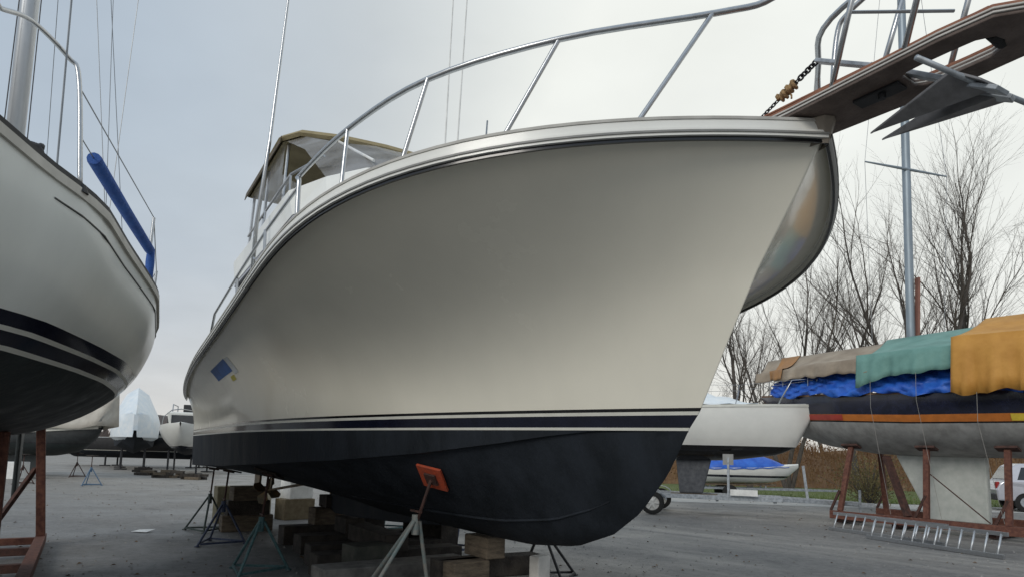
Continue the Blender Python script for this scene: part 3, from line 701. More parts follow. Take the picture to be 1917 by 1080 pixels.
def edge_strip(root, name, m, fr, hbf, zf, L, oo, oi, za, zb, t0=0.05):
    mb = MB()
    for sg in (1, -1):
        prof = [[fr(t, sg * (hbf(t) + o_), zf(t) + z_) for o_, z_ in ((oi, za), (oo, za), (oo, zb), (oi, zb))] for t in [t0 + (L - t0) * (i / 50) ** 1.3 for i in range(51)]]
        mb.grid([[p[k] for p in prof] for k in (0, 1, 2, 3, 0)])
    return mb.build(name, m, root, smooth=True, auto=40)
edge_strip(sail, 'toe_rail', DARKM, Lf, hbl, zsl, 10, .012, -.02, .012, .045)
edge_strip(sail, 'rub_strake', mat('pale_strake', (.52, .50, .45), .5), Lf, hbl, zsl, 10, .02, -.01, -.045, .010)
edge_strip(sail, 'cove_line', DARKM, Lf, lambda t: ylf(t, zsl(t) - .14) + .002, lambda t: zsl(t) - .14, 6, .003, -.01, -.004, .004, 1.0)
# bow pulpit, stanchions, lifelines, pads
pp = smoothpath([at(150, 352, 3.62), at(148, 150, 3.64), at(128, 108, 3.60), at(60, 40, 3.35), at(0, 16, 3.1)], 40)
q0 = pp[-1]
fwd_tip = Lf(-.15, 0, 3.80)
pul_s = pp + smoothpath([q0, Lf(.05, .22, 3.79), fwd_tip], 10)[1:]
def mirL(p):
    d = p - LB; lat = -(d @ STB); return p + STB * 2 * lat
t_ = MB(); t_.tube(pul_s + [mirL(p) for p in pul_s[-2::-1]], .0135, 10); t_.build('pulpit_rail', SS, sail, smooth=True)
t_ = MB(); t_.tube([at(150, 356, 3.62) - UP * .02, at(150, 356, 3.62) + UP * .03], [.045, .03], 12); t_.build('rail_foot', BLKPL, sail)
def lat_pt(t, z, sg=1, inn=.06): return Lf(t, sg * (hbl(t) - inn), z)
STT = [3.0, 4.7, 6.4, 8.0]
top0 = pp[8]; tops_ = {}
for sg in (1, -1):
    for t in STT:
        b_ = lat_pt(t, zsl(t), sg); tp = lat_pt(t, zsl(t) + .62, sg, .04)
        s_ = MB(); s_.tube([b_, tp], .0125, 8); s_.tube([b_, b_ + UP * .05], .028, 10); s_.build('stanchion', SS, sail, smooth=True, auto=50); tops_[(sg, t)] = tp
    start = pp[9] if sg > 0 else mirL(pp[9])
    w_ = MB(); w_.tube([start] + [tops_[(sg, t)] for t in STT], .0045, 6); w_.build('lifeline', LINE, sail)
    lowp = at(150, 255, 3.63); lowp = lowp if sg > 0 else mirL(lowp)
    w_ = MB(); w_.tube([lowp] + [tops_[(sg, t)] - UP * .31 for t in STT], .004, 6); w_.build('lifeline', LINE, sail)
a0 = at(150, 255, 3.63); a1 = tops_[(1, 3.0)] - UP * .31
p0_, p1_ = a0 + (a1 - a0) * .14, a0 + (a1 - a0) * .97
c_ = MB(); c_.tube([p0_, p0_ + (p1_ - p0_) * .01, p0_ + (p1_ - p0_) * .5 - UP * .005, p1_], [.040, .044, .042, .040], 12); c_.build('lifeline_pad', CANVAS, sail, smooth=True, auto=50)
c_ = MB(); c_.tube([tops_[(1, 3.0)] - UP * .28, tops_[(1, 3.0)] - UP * .4, tops_[(1, 3.0)] - UP * .58], [.03, .036, .03], 10); c_.build('stanchion_pad', CANVAS, sail, smooth=True, auto=50)
# mast, stays, boom stub, windlass on the foredeck
mb_ = Lf(5.15, 0, 0)
m_ = MB(); m_.tube([mb_ + UP * 2.9, mb_ + UP * 7.0, mb_ + UP * 15.5], [.085, .085, .06], 14); m_.build('mast', ALU, sail, smooth=True)
for dx in (-.13, .10):
    w_ = MB(); w_.tube([mb_ + STB * dx - AFT * .1 + UP * 3.0, mb_ + STB * dx * .3 - AFT * .08 + UP * 15], .006, 5); w_.build('halyard', DARKLINE, sail)
w_ = MB(); w_.tube([at(105, 328, 3.5), at(134, 0, 3.56), at(150, -180, 3.58)], .0055, 6); w_.tube([at(150, -180, 3.58), mb_ + UP * 15.3], .0055, 6); w_.build('forestay', LINE, sail)
for sg in (1, -1):
    w_ = MB(); w_.tube([lat_pt(5.3, zsl(5.3), sg, .25), mb_ - STB * sg * .55 + UP * 8.2, mb_ + UP * 15.2], .004, 5); w_.build('shroud', LINE, sail)
    w_ = MB(); w_.bar(mb_ + UP * 8.2, mb_ - STB * sg * .58 + UP * 8.25, .06, .03); w_.build('spreader', ALU, sail)
for (x0, y0, x1, y1) in ((198, 430, 181, 0), (197, 430, 212, 0), (204, 400, 259, 0)):
    a, b = at(x0, y0, 6.3), at(x1, y1, 6.35); w_ = MB(); w_.tube([a, b, b + (b - a) * .25, mb_ + UP * 15.2], .0035, 5); w_.build('halyard', LINE, sail)
w_ = MB(); w_.tube([Lf(9.8, 0, 2.95), mb_ + UP * 15.4], .005, 5); w_.build('backstay', LINE, sail)
wl = thing('deck_windlass', 'dark lump of windlass and rope on the sailing boat foredeck edge', 'windlass', at(58, 292, 3.62))
t_ = MB(); c0 = at(58, 284, 3.62)
for k in range(5): t_.tube([c0 + A_(.055 * math.cos(a + k), .055 * math.sin(a + k) * .8, .016 * k - .03 + .012 * math.sin(3 * a)) for a in np.linspace(0, 6.28, 15)[:-1]], .014, 6, closed=True)
t_.build('rope_coil', DARKLINE, wl, smooth=True)
t_ = MB(); t_.tube([c0 - UP * .08, c0 + UP * .05], [.05, .035], 12); t_.build('drum', DARKM, wl)
# cabin trunk
cb = MB(); lo_ = [(3.3, .35), (3.6, .7), (6.8, .95), (7.4, .9)]; n4 = 8
lo8 = lo_ + [(s, -y) for s, y in lo_[::-1]]
cb.add([Lf(s, y, 2.85) for s, y in lo8] + [Lf(5.3 + (s - 5.3) * .9, y * .85, 3.2) for s, y in lo8], [(i, (i + 1) % 8, 8 + (i + 1) % 8, 8 + i) for i in range(8)] + [tuple(range(8, 16))]); cb.build('cabin_trunk', GELW, sail, bevel=.03)

# ------------------------------------------------------------------ rusty cradle under it
crd = thing('boat_cradle', 'rusty brown steel cradle frame under the white sailing boat', 'cradle', A_(*gnd(75, 1004, .1)) * A_(1, 1, 0))
pb = gnd(76, 1003, .14); pt = at(77, 786, pb[1] - .05)
t_ = MB(); t_.bar(pb, pt, .115, .115, AFT); t_.build('post', RUST, crd, bevel=.008)
t_ = MB(); t_.box(pt + UP * .03, .3, .22, .05, AFT, STB); t_.build('pad', WOODD, crd)
t_ = MB(); f0 = gnd(40, 1083, .14); dr = unit(f0 - pb); f1 = pb + dr * 6; t_.bar(pb - dr * .3 - UP * .05, f1 - UP * .05, .13, .12); t_.build('side_beam', RUST, crd, bevel=.006)
off = A_(-.84, -.54, 0) * 2.1
t_ = MB(); t_.bar(pb - dr * .3 - UP * .05 + off, f1 - UP * .05 + off, .13, .12); t_.build('side_beam', RUST, crd, bevel=.006)
for k, q in ((0, .1), (1, 1.2), (2, 2.6), (3, 4.4)):
    t_ = MB(); c0 = pb + dr * q - UP * .05; t_.bar(c0 + unit(off) * .066, c0 + off - unit(off) * .066, .10, .10); t_.build('cross_beam', RUSTD if k else RUST, crd, bevel=.006)
t_ = MB(); b0 = at(67, 876, pb[1] - .02); b1 = at(-60, 1050, pb[1] - .9); t_.bar(b0, b1, .06, .06); t_.build('brace', RUSTD, crd, bevel=.004)
t_ = MB(); p2 = pb + off; t_.bar(p2, p2 + UP * 1.55, .11, .11, AFT); t_.build('post', RUST, crd, bevel=.008)
t_ = MB(); p2 = pb + dr * 4.5; t_.bar(p2 + off * .1, p2 + off * .1 + UP * 1.5, .11, .11, AFT); t_.build('post', RUST, crd, bevel=.008)

# ------------------------------------------------------------------ jack stands
def jack(foot, top, normal, paint, label, pad_m=WOODD, padsize=.30, R0=.42, hub=.62, group='jack stands under the boats', rot=0.0, pad_label=None, nleg=3):
    foot = A_(*foot); top = A_(*top); normal = unit(normal)
    j = thing('jack_stand', label, 'jack stand', foot, group)
    hubp = foot + (top - foot) * min(hub / max(top[2] - foot[2], .1), .8); hubp[2] = foot[2] + min(hub, (top[2] - foot[2]) * .8)
    feet = []
    for k in range(nleg):
        a = rot + k * 2 * math.pi / nleg; fp = foot + A_(math.cos(a) * R0, math.sin(a) * R0, .012); feet.append(fp)
        t_ = MB(); t_.tube([fp, hubp + A_(math.cos(a) * .035, math.sin(a) * .035, 0)], .018, 8); t_.tube([fp + A_(0, 0, -.012), fp + A_(0, 0, .006)], .04, 8); t_.build('leg', paint, j, smooth=True, auto=50)
    for k in range(nleg):
        a, b = feet[k], feet[(k + 1) % nleg]; t_ = MB(); t_.bar(a + (b - a) * .06 + UP * .1 * 0 + UP * .03, b + (a - b) * .06 + UP * .03, .022, .03); t_.build('base_bar', paint, j)
    t_ = MB(); t_.tube([hubp - UP * .12, hubp + UP * .06], .036, 12); t_.build('collar', paint, j, smooth=True, auto=50)
    t_ = MB(); t_.tube([hubp - UP * .05, top - normal * .03], .015, 8); s_ = t_.build('screw', RUSTD, j, smooth=True)
    t_ = MB(); t_.bar(hubp + UP * .09 - AFT * .11, hubp + UP * .09 + AFT * .11, .018, .018); t_.build('handle', RUSTD, s_)
    e1 = unit(np.cross(normal, A_(.3, .2, 1) if abs(normal[2]) < .9 else A_(1, 0, 0))); e2 = np.cross(normal, e1)
    t_ = MB(); t_.box(top - normal * .012, padsize, padsize, .024, e1, e2, normal); p_ = t_.build('pad', pad_m, j, bevel=.003)
    t_ = MB(); t_.box(top - normal * .035, padsize * .45, padsize * .45, .02, e1, e2, normal); t_.build('pad_plate', RUSTD, p_)
    return j
def bottom_pt(s, a, sg=1):
    """point on the bottom at station s, fraction a from keel to chine, and its outward normal"""
    def P(s, a):
        ya = W0(s - sA) - .07; zk = keel_z(s); zc_ = min(interp(s, CH), 1.741) - .005; e_ = 1.0 + .45 * math.exp(-((s - 2.5) / 2.2) ** 2)
        return Bt(s, sg * ya * a, zk + (zc_ - zk) * a ** e_)
    p = P(s, a); n = unit(np.cross(P(s + .05, a) - p, P(s, a + .02) - p)); n = n if n[2] < 0 else -n
    return p, n
def yacht_jack(s, a, sg, paint, label, out_=.35, ds=0.0, **kw):
    p, n = bottom_pt(s, a, sg); foot = p + STB * sg * out_ + AFT * ds; foot[2] = 0
    return jack(foot, p + n * .008, -n, paint, label, **kw)
oj = yacht_jack(3.3, .82, 1, GREYP, 'worn grey-green jack stand with bright orange pad under the big bow', out_=.30, ds=.45, pad_m=ORANGE, padsize=.27, hub=.92, R0=.5, rot=2.3)
yacht_jack(6.6, .86, 1, TEALP, 'teal tripod jack stand under the middle of the big boat', out_=.12, rot=.5)
yacht_jack(9.3, .86, 1, NAVYP, 'navy tripod jack stand under the quarter of the big boat', out_=.10, rot=.2)
yacht_jack(11.1, .84, 1, DARKM and mat('dark_green_paint', (.03, .05, .045), .7, c2=(.07, .085, .075), scale=15), 'dark jack stand at the transom corner of the big boat', out_=.08, rot=.9)
yacht_jack(4.4, .75, -1, mat('black_paint_worn', (.02, .022, .024), .6, c2=(.05, .05, .05), scale=15), 'black tripod jack stand on the port side, seen under the forefoot', out_=.5, rot=.75, ds=.2)
yacht_jack(7.2, .86, -1, NAVYP, 'navy jack stand on the port side amid the keel blocks', out_=.1, rot=.3)
yacht_jack(10.2, .86, -1, TEALP, 'teal jack stand on the port side near the propellers', out_=.1, rot=.3)

# ------------------------------------------------------------------ keel blocking
def block(c, lx, ly, lz, m, label, name='keel_block', cat='block', ax=AFT, tw=0.0, group=None):
    a = unit(ax * math.cos(tw) + np.cross(UP, ax) * math.sin(tw)); t_ = MB(); t_.box(A_(*c) + UP * lz / 2, lx, ly, lz, a, np.cross(UP, a)); return tag(t_.build(name, m, None, bevel=.012), label, cat, group)
z = 0
# stack under the forefoot
block(Bt(3.75, .02, 0), .55, 1.55, .30, CONC, 'grey concrete block at the bottom of the forward keel stack', tw=.03)
block(Bt(3.62, .30, .302), .28, .42, .20, WOOD, 'short pale timber on the concrete beside the grey keel stack', tw=.1)
block(Bt(3.75, -.05, .302), .24, 1.2, .20, WOODD, 'dark cross timber on the forward concrete block', tw=-.05)
block(Bt(3.75, 0, .504), .45, .22, .21, WOOD, 'brown keel timber wedged directly under the forefoot', tw=.02)
block(Bt(3.35, -.42, .302), .12, .2, .24, mat('white_block', (.55, .54, .51), .8), 'small white block beside the forward keel timbers', tw=.3)
block(Bt(3.2, -.35, 0), .3, .5, .30, mat('brown_crate', (.17, .13, .10), .9, c2=(.26, .20, .16), scale=8), 'brown wooden block in front of the forward keel stack', tw=.2)
# stack amidships
block(Bt(6.0, .1, 0), .35, 2.0, .28, WOODD, 'long dark timber across the ground under the keel amidships', tw=.02)
block(Bt(6.75, .0, 0), .35, 1.9, .28, WOODD, 'second long dark timber laid across behind the midships one', tw=-.03)
block(Bt(6.35, .15, .282), 1.4, .32, .22, WOODD, 'dark timber lying fore and aft on two cross timbers', tw=0)
block(Bt(5.6, .55, .0), .4, .5, .42, mat('mossy_timber', (.045, .048, .04), .9, c2=(.09, .09, .075), scale=7), 'mossy grey block beside the keel amidships', tw=.12)
block(Bt(7.9, -.1, 0), .4, 1.8, .27, WOODD, 'broad dark timber across the ground under the skeg', tw=.03)
block(Bt(7.9, .0, .272), .5, .3, .24, WOODD, 'short dark timber wedged under the skeg', tw=.03)
block(Bt(7.3, -1.1, 0), 1.3, .3, .55, WOODD, 'added dark baulk blocking light on the port side of the keel', tw=.04)  # added to block light beyond the keel and darken the space under the hull
block(Bt(9.6, -.9, 0), 1.2, .35, .60, WOODD, 'added dark baulk blocking light near the port propeller', tw=-.06)  # another added baulk, keeps light out below the stern
# long low sill in front
block(Bt(4.75, .55, 0), .40, 1.75, .34, mat('pale_sill', (.10, .095, .088), .9, c2=(.19, .18, .165), scale=6, bump=.5), 'weathered grey sill timber on the ground behind the orange stand', tw=.05)
# stack under the stern
for k, (zz_, m_) in enumerate(((0, WOOD), (.30, WOODD), (.56, WOOD))):
    block(Bt(10.9, .95, zz_), .30, .9 - .15 * k, .27 if k else .30, m_, ['yellowish timber at the foot of the stern stack', 'dark timber in the middle of the stern stack', 'yellowish timber on top of the stern stack'][k], tw=.05 * k)
block(Bt(8.9, .05, 0), .32, 1.5, .30, WOODD, 'dark cross timber under the after end of the keel', tw=.04)
block(Bt(8.9, .02, .302), .3, .6, .28, WOOD, 'pale block on the cross timber under the after keel', tw=.1)
block(Bt(8.9, .02, .584), .4, .24, .20, WOODD, 'dark wedge under the after keel', tw=.02)
block(Bt(12.4, .9, 0), .3, .8, .75, mat('green_crate', (.10, .09, .055), .9, c2=(.17, .15, .095), scale=9), 'brown-green crate on the ground behind the transom', 'crate', 'crate', tw=.1)
block(Bt(12.7, -.4, 0), .5, .7, .45, mat('brown_box', (.13, .10, .06), .9, c2=(.20, .16, .10), scale=8), 'brown wooden box on the ground behind the boat', 'box', 'box', tw=.2)
block(Bt(12.7, -.42, .452), .45, .55, .40, SKIN_WHITE, 'white tub stacked on the brown wooden box', 'tub', 'tub', tw=.25)
block(Bt(12.9, .35, 0), .4, .45, .70, mat('cream_bin', (.48, .45, .36), .7), 'cream bin standing behind the transom', 'bin', 'bin', tw=.1)

# ------------------------------------------------------------------ covered sailing boat on the right
KC = gnd(1792, 990, .05); KC[2] = 0
FORE = -unit(A_(.545, -.839, 0))                    # its bow points away from us
RSD = A_(-.839, -.545, 0)                           # the side we see
def Rf(t, lat, z): return KC + FORE * (5.3 - t) + RSD * lat + UP * z      # t = distance aft of the bow
RL = 10.4
def hbr(t): return interp(t, [(0, .03), (.6, .42), (1.5, .85), (3, 1.3), (5, 1.58), (7, 1.58), (9, 1.25), (10.4, .9)])
def zsr(t): return interp(t, [(0, 3.52), (2, 3.36), (5, 3.20), (8, 3.14), (10.4, 3.2)])
def zbr(t): return interp(t, [(0, 3.5), (.5, 2.9), (1.2, 2.35), (2.2, 2.02), (3.5, 1.82), (5, 1.76), (7, 1.76), (9, 1.98), (10.4, 2.4)])
rb = thing('sailing_boat', 'navy sailing boat with orange and yellow stripe, pale underbody and fin keel under tarps', 'sailboat', KC)
off_ = lambda d: (lambda t: max(zsr(t) - d, zbr(t)))
sail_hull(rb, Rf, RL, hbr, zsr, 2.6, zbr, [(off_(.68), off_(.645), BLACKG, 'black_line'), (off_(.645), off_(.48), SORG, 'orange_stripe')], HULLNAVY, ANTIG, flare=.60, bulge=2.4)
def hull_y(t, z):
    h = hbr(t); a = max(0, min(1, (z - zbr(t)) / (zsr(t) - zbr(t)))); return h * (1 - (1 - a) ** 2.4) ** .6
for nm_, m_, ta, tb_ in (('yellow_stripe', SYEL, 7.0, 10.3), ('red_stripe', SRED, .5, 3.3)):
    y_ = MB(); y_.grid([[Rf(t, hull_y(t, zsr(t) - d) + .018, zsr(t) - d) for t in np.linspace(ta, tb_, 14)] for d in np.linspace(.49, .635, 5)]); y_.build(nm_, m_, rb, smooth=True)
k_ = MB(); k_.prism([Rf(4.0, .11, 1.80), Rf(6.0, .11, 1.80), Rf(6.0, .09, .22), Rf(4.75, .09, .22)], -RSD * .20); k_.build('keel', KEELM, rb, bevel=.04)
edge_strip(rb, 'toe_rail', mat('teak_rail', (.16, .09, .05), .7), Rf, hbr, zsr, RL, .012, -.03, .0, .05)
mst = Rf(4.2, 0, 0)
pm = at(1705, 612, mst[1]); pmt = at(1686, -40, mst[1] + .2)
m_ = MB(); m_.tube([pm - UP * 1.9, pm, pmt, pmt + (pmt - pm) * .5], [.105, .105, .10, .09], 14); m_.build('mast', ALUD, rb, smooth=True)
sp0, sp1 = at(1619, 303, mst[1] - .1), at(1772, 331, mst[1] + .1)
s_ = MB(); s_.tube([sp0, (sp0 + sp1) / 2 + UP * .0, sp1], [.02, .04, .02], 8); s_.build('spreader', ALUD, rb)
for q, xe in ((sp0, 1633), (sp1, 1768)):
    w_ = MB(); w_.tube([at(xe, 640, mst[1]), q, pmt + (pmt - pm) * .5], .007, 5); w_.build('shroud', LINE, rb)
w_ = MB(); a = at(1715, 612, mst[1] - .1); w_.bar(a - UP * .8, at(1718, 520, mst[1] - .1), .13, .06); w_.build('boom_crutch', mat('red_brown_paint', (.22, .10, .075), .7), rb)
for sg in (1, -1):
    for t in (.5, 1.2, 2.2):
        s_ = MB(); s_.tube([Rf(t, sg * (hbr(t) - .05), zsr(t)), Rf(t, sg * (hbr(t) - .06), zsr(t) + .6)], .014, 6); s_.build('stanchion', SS, rb)
# tarps over it: ridge, shoulder and hanging skirt, each tarp its own sheet
ROPEG = mat('grey_rope', (.30, .29, .27), .9)
def tarp(name, label, m, t0, t1, ridge, sh, eave, out0=0.0, wav=.05, seed=1, sides=(1, -1), under=None, edgew=.05, fold=4.5, ropes=()):
    r_ = random.Random(seed); rows = []; n = 72
    ph = [r_.uniform(0, 6) for _ in range(6)]
    for i in range(n):
        t = t0 + (t1 - t0) * i / (n - 1); h = max(hbr(t), .5) + .14 + out0
        w = lambda a, f: a * (math.sin(t * f + ph[0]) + .6 * math.sin(t * f * 2.3 + ph[1]) + .4 * math.sin(t * f * 4.1 + ph[2]))
        zr, zs_, ze = ridge(t), sh(t), eave(t) + edgew * (math.sin(t * 5 + ph[3]) * .6 + math.sin(t * 13 + ph[4]) * .4)
        half_ = []
        for k in range(9):
            if k <= 4: a = k / 4; half_.append((h * .93 * a, zr + (zs_ - zr) * a - .10 * math.sin(math.pi * a) * (1 + .5 * math.sin(t * 1.9 + ph[5]))))
            else: a = (k - 4) / 4; half_.append((h * (.93 + .07 * a) + w(wav * a, fold), zs_ + (ze - zs_) * a))
        pr = [Rf(t, y, z) for y, z in half_]
        pl = [Rf(t, -y, z) for y, z in half_[1:]]
        rows.append(pl[::-1] + pr)
    mb = MB(); mb.grid(rows); o_ = tag(mb.build(name, m, None, smooth=True, solid=.006), label, 'tarp', 'tarps over the navy sailing boat')
    for t in ropes:
        i = int((t - t0) / (t1 - t0) * (n - 1)); p = rows[i][-1]; mr_ = MB(); mr_.tube([p + UP * .03 + RSD * .01, p - UP * .6 + RSD * .03, Rf(t + .1, 1.24, .36)], .0045, 5); mr_.build('tie_rope', ROPEG, o_)
    return o_
rdg = lambda t: interp(t, [(-.6, 4.62), (2, 4.70), (4.2, 4.76), (6.3, 4.80), (9, 4.75), (11, 4.6)])
shd = lambda t: interp(t, [(-.6, 4.20), (2.0, 4.20), (4, 4.18), (6.4, 4.12), (11, 4.0)])
tarp('tarp', 'faded brown tarp over the bow of the navy sailing boat', T_BROWN, .25, 4.2, rdg, shd, lambda t: 3.92 - .03 * t, seed=3)
tarp('tarp', 'rust-orange tarp strip sewn between brown panels near the bow', T_RUST, .75, 1.35, lambda t: rdg(t) + .03, lambda t: shd(t) + .03, lambda t: 3.92, out0=.05, seed=3)
tarp('tarp', 'green tarp over the middle of the navy sailing boat', T_GREEN, 3.85, 6.5, lambda t: rdg(t) + .08, lambda t: shd(t) + .07, lambda t: 3.46 + .2 * max(0, min(1, t - 4)), out0=.10, seed=3, fold=6, ropes=(4.3, 5.4))
tarp('tarp', 'golden orange tarp over the after deck of the navy sailing boat', T_GOLD, 6.1, 10.9, lambda t: rdg(t) + .24, lambda t: shd(t) + .24, lambda t: 3.10, out0=.26, wav=.05, seed=3, edgew=.07, fold=11, ropes=(6.6, 8.0))
# crumpled blue tarp under them, hanging over the toe rail
bt = MB(); rows = []
rr = random.Random(11); ph = [rr.uniform(0, 6) for _ in range(8)]
for i in range(70):
    t = .7 + 6.6 * i / 69; row = []
    for k in range(15):
        a = k / 14; y = (hbr(t) + .05) * (1 - .55 * (1 - a) ** 1.5) + .06 * math.sin(t * 7 + k * 1.3 + ph[0]) * a + .05 * math.sin(t * 13 - k * 2 + ph[1])
        zt = zsr(t) + interp(t, [(.7, .42), (1.6, .55), (3.0, .84), (4, .92)]) + .06 * math.sin(t * 2.1 + ph[2]); zl = zsr(t) + .05 - .10 * (1 + math.sin(t * 3.3 + ph[3])) * .5
        row.append(Rf(t, y + .05, zt + (zl - zt) * a ** 1.2 + .03 * math.sin(t * 9 + k * 1.7 + ph[4])))
    rows.append(row)
bt.grid(rows); tag(bt.build('tarp', T_BLUE, None, smooth=True, solid=.006), 'crumpled bright blue tarp along the navy hull under the other tarps', 'tarp', 'tarps over the navy sailing boat')

# ------------------------------------------------------------------ cradle under the covered boat
rc = thing('boat_cradle', 'rusty red steel cradle carrying the navy sailing boat with fin keel', 'cradle', KC)
def bm_(name, p, q, w, h, m=RUST, par=rc):
    t_ = MB(); t_.bar(p, q, w, h); return t_.build(name, m, par, bevel=.006)
for lat in (1.15, -1.15): bm_('side_beam', Rf(2.85, lat, .22), Rf(9.2, lat, .22), .14, .20)
for t in (3.0, 4.4, 6.4, 9.0): bm_('cross_beam', Rf(t, 1.08, .10), Rf(t, -1.08, .10), .14, .16, RUSTD)
for t, lat, zt in ((3.1, 1.15, 2.05), (5.15, 1.15, 2.05), (6.75, 1.15, 2.1), (3.1, -1.15, 2.05), (5.15, -1.15, 2.05), (6.75, -1.15, 2.1)):
    sg = 1 if lat > 0 else -1
    tp_y = .72 if t == 3.1 else 1.02
    ztp = 1.98 if t == 3.1 else 1.93
    a = Rf(t, lat, .32); b = Rf(t - (.0 if t != 3.1 else -.1), sg * tp_y, ztp)
    t_ = MB(); t_.bar(a, b, .10, .12, FORE); t_.build('post', RUST, rc, bevel=.006)
    nn = unit(A_(0, 0, 1) - RSD * sg * .35); t_ = MB(); t_.box(b + UP * .02, .42, .24, .05, FORE, unit(np.cross(nn, FORE)), nn); t_.build('pad', RUSTD, rc)
    bm_('gusset', Rf(t, lat + .0, .32) + FORE * .25, Rf(t, lat, .85), .05, .06, RUSTD)
w_ = MB(); w_.tube([Rf(5.25, 1.12, 1.35), Rf(6.4, 1.12, .34)], .014, 6); w_.build('tie_rod', RUSTD, rc)
t_ = MB(); t_.bar(Rf(4.2, .95, 1.75), Rf(4.75, 1.15, .33), .16, .10); t_.build('prop', RUSTD, rc)

# ------------------------------------------------------------------ aluminium ladders leaning on the cradle
def ladder(p0, p1, q0, q1, nr, label):
    ld = thing('ladder', label, 'ladder', (p0 + p1) / 2 * A_(1, 1, 0), 'aluminium ladders against the red cradle')
    t_ = MB(); t_.bar(p0, p1, .03, .07); t_.build('rail', SS, ld, bevel=.003)
    t_ = MB(); t_.bar(q0, q1, .03, .07); t_.build('rail', SS, ld, bevel=.003)
    for i in range(nr):
        a = (i + .5) / nr; t_ = MB(); t_.tube([p0 + (p1 - p0) * a, q0 + (q1 - q0) * a], .019, 6); t_.build('rung', ALU, ld, smooth=True)
e0, e1 = gnd(1552, 988, .04), gnd(1768, 1018, .04)
ladder(e0, e1, e0 + RSD * -.20 + UP * .34, e1 + RSD * -.20 + UP * .34, 11, 'long aluminium ladder on its edge against the red cradle beside the trailer tongue')
e0, e1 = gnd(1622, 1003, .05), gnd(1880, 1042, .05)
ladder(e0, e1, e0 + RSD * -.22 + UP * .36, e1 + RSD * -.22 + UP * .36, 12, 'long aluminium ladder on its edge overlapping the other ladder beside the road')

# ------------------------------------------------------------------ small white sailing boat on its trailer
WD = unit(gnd(1540, 968) - gnd(1240, 958)); WD = unit(A_(1.0, -.35, 0))
WB0 = A_(8.40, 17.5, 0)
WN = A_(WD[1], -WD[0], 0)                       # towards the camera
def Wf(t, lat, z): return WB0 - WD * t + WN * lat + UP * z       # t aft of bow
def hbw(t): return interp(t, [(0, .02), (.5, .30), (1.2, .58), (2.2, .85), (3.5, 1.02), (5, .95), (6.2, .7)])
def zsw(t): return interp(t, [(0, 3.12), (3, 3.04), (6.2, 3.0)])
def zbw(t): return interp(t, [(0, 3.0), (.25, 2.45), (.5, 1.95), (1.0, 1.72), (2.2, 1.55), (3.5, 1.5), (5, 1.6), (6.2, 1.85)])
wb = thing('small_sailing_boat', 'small white sailing boat with black bottom and deep keel on a galvanised trailer', 'sailboat', Wf(3, 0, 0))
cw = lambda z: (lambda t: max(z, zbw(t)))
sail_hull(wb, Wf, 6.2, hbw, zsw, 1.9, zbw, [(cw(1.92), cw(1.95), BLACKG, 'boot_line')], GELW, BLACKG, flare=.55, bulge=2.4, n=26)
edge_strip(wb, 'gunwale', STRIPE, Wf, hbw, zsw, 6.2, .02, -.04, -.05, .02)
t_ = MB(); t_.prism([Wf(2.75, .08, 1.6), Wf(3.75, .08, 1.6), Wf(3.65, .06, .58), Wf(3.0, .06, .58)], -WN * .15); t_.build('keel', mat('dark_keel', (.05, .055, .065), .7, c2=(.09, .095, .105), scale=9), wb, bevel=.03)
for sg in (1, -1):
    t_ = MB(); t_.tube([Wf(1.0, sg * .45, 3.05), Wf(.62, sg * .38, 3.78), Wf(-.1, sg * .12, 3.85), Wf(-.15, 0, 3.85)], .016, 6); t_.build('pulpit_rail', SS, wb, smooth=True)
    t_ = MB(); t_.tube([Wf(.15, sg * .10, 3.1), Wf(-.05, sg * .12, 3.84)], .015, 6); t_.build('pulpit_leg', SS, wb)
    for t in (2.1, 3.2):
        t_ = MB(); t_.tube([Wf(t, sg * (hbw(t) - .05), 3.03), Wf(t - .12, sg * (hbw(t) - .05), 3.62)], .013, 6); t_.build('stanchion', SS, wb)
    t_ = MB(); t_.tube([Wf(.62, sg * .38, 3.78), Wf(1.98, sg * .76, 3.62), Wf(3.08, sg * .93, 3.62)], .006, 5); t_.build('lifeline', LINE, wb)
cv = MB(); rows = []
for i in range(24):
    t = 1.5 + 4.3 * i / 23; h = hbw(t) * .95; zr = interp(t, [(1.5, 3.12), (2.6, 3.35), (3.4, 3.72), (5.8, 3.8)]) + .03 * math.sin(t * 6)
    rows.append([Wf(t, h * c, zsw(t) + .03 + (zr - zsw(t)) * (1 - abs(c) ** 1.4) + .02 * math.sin(t * 9 + c * 6)) for c in np.linspace(-1, 1, 11)])
cv.grid(rows); tag(cv.build('boat_cover', WRAP, None, smooth=True, solid=.006), 'pale white cover sloping over the small white sailing boat', 'cover')
trl = thing('boat_trailer', 'galvanised boat trailer with spoked white wheels under the small white sailing boat', 'trailer', Wf(3.5, 0, 0))
def tb(name, p, q, w, h, m=GALV, par=trl):
    t_ = MB(); t_.bar(p, q, w, h); return t_.build(name, m, par, bevel=.004)
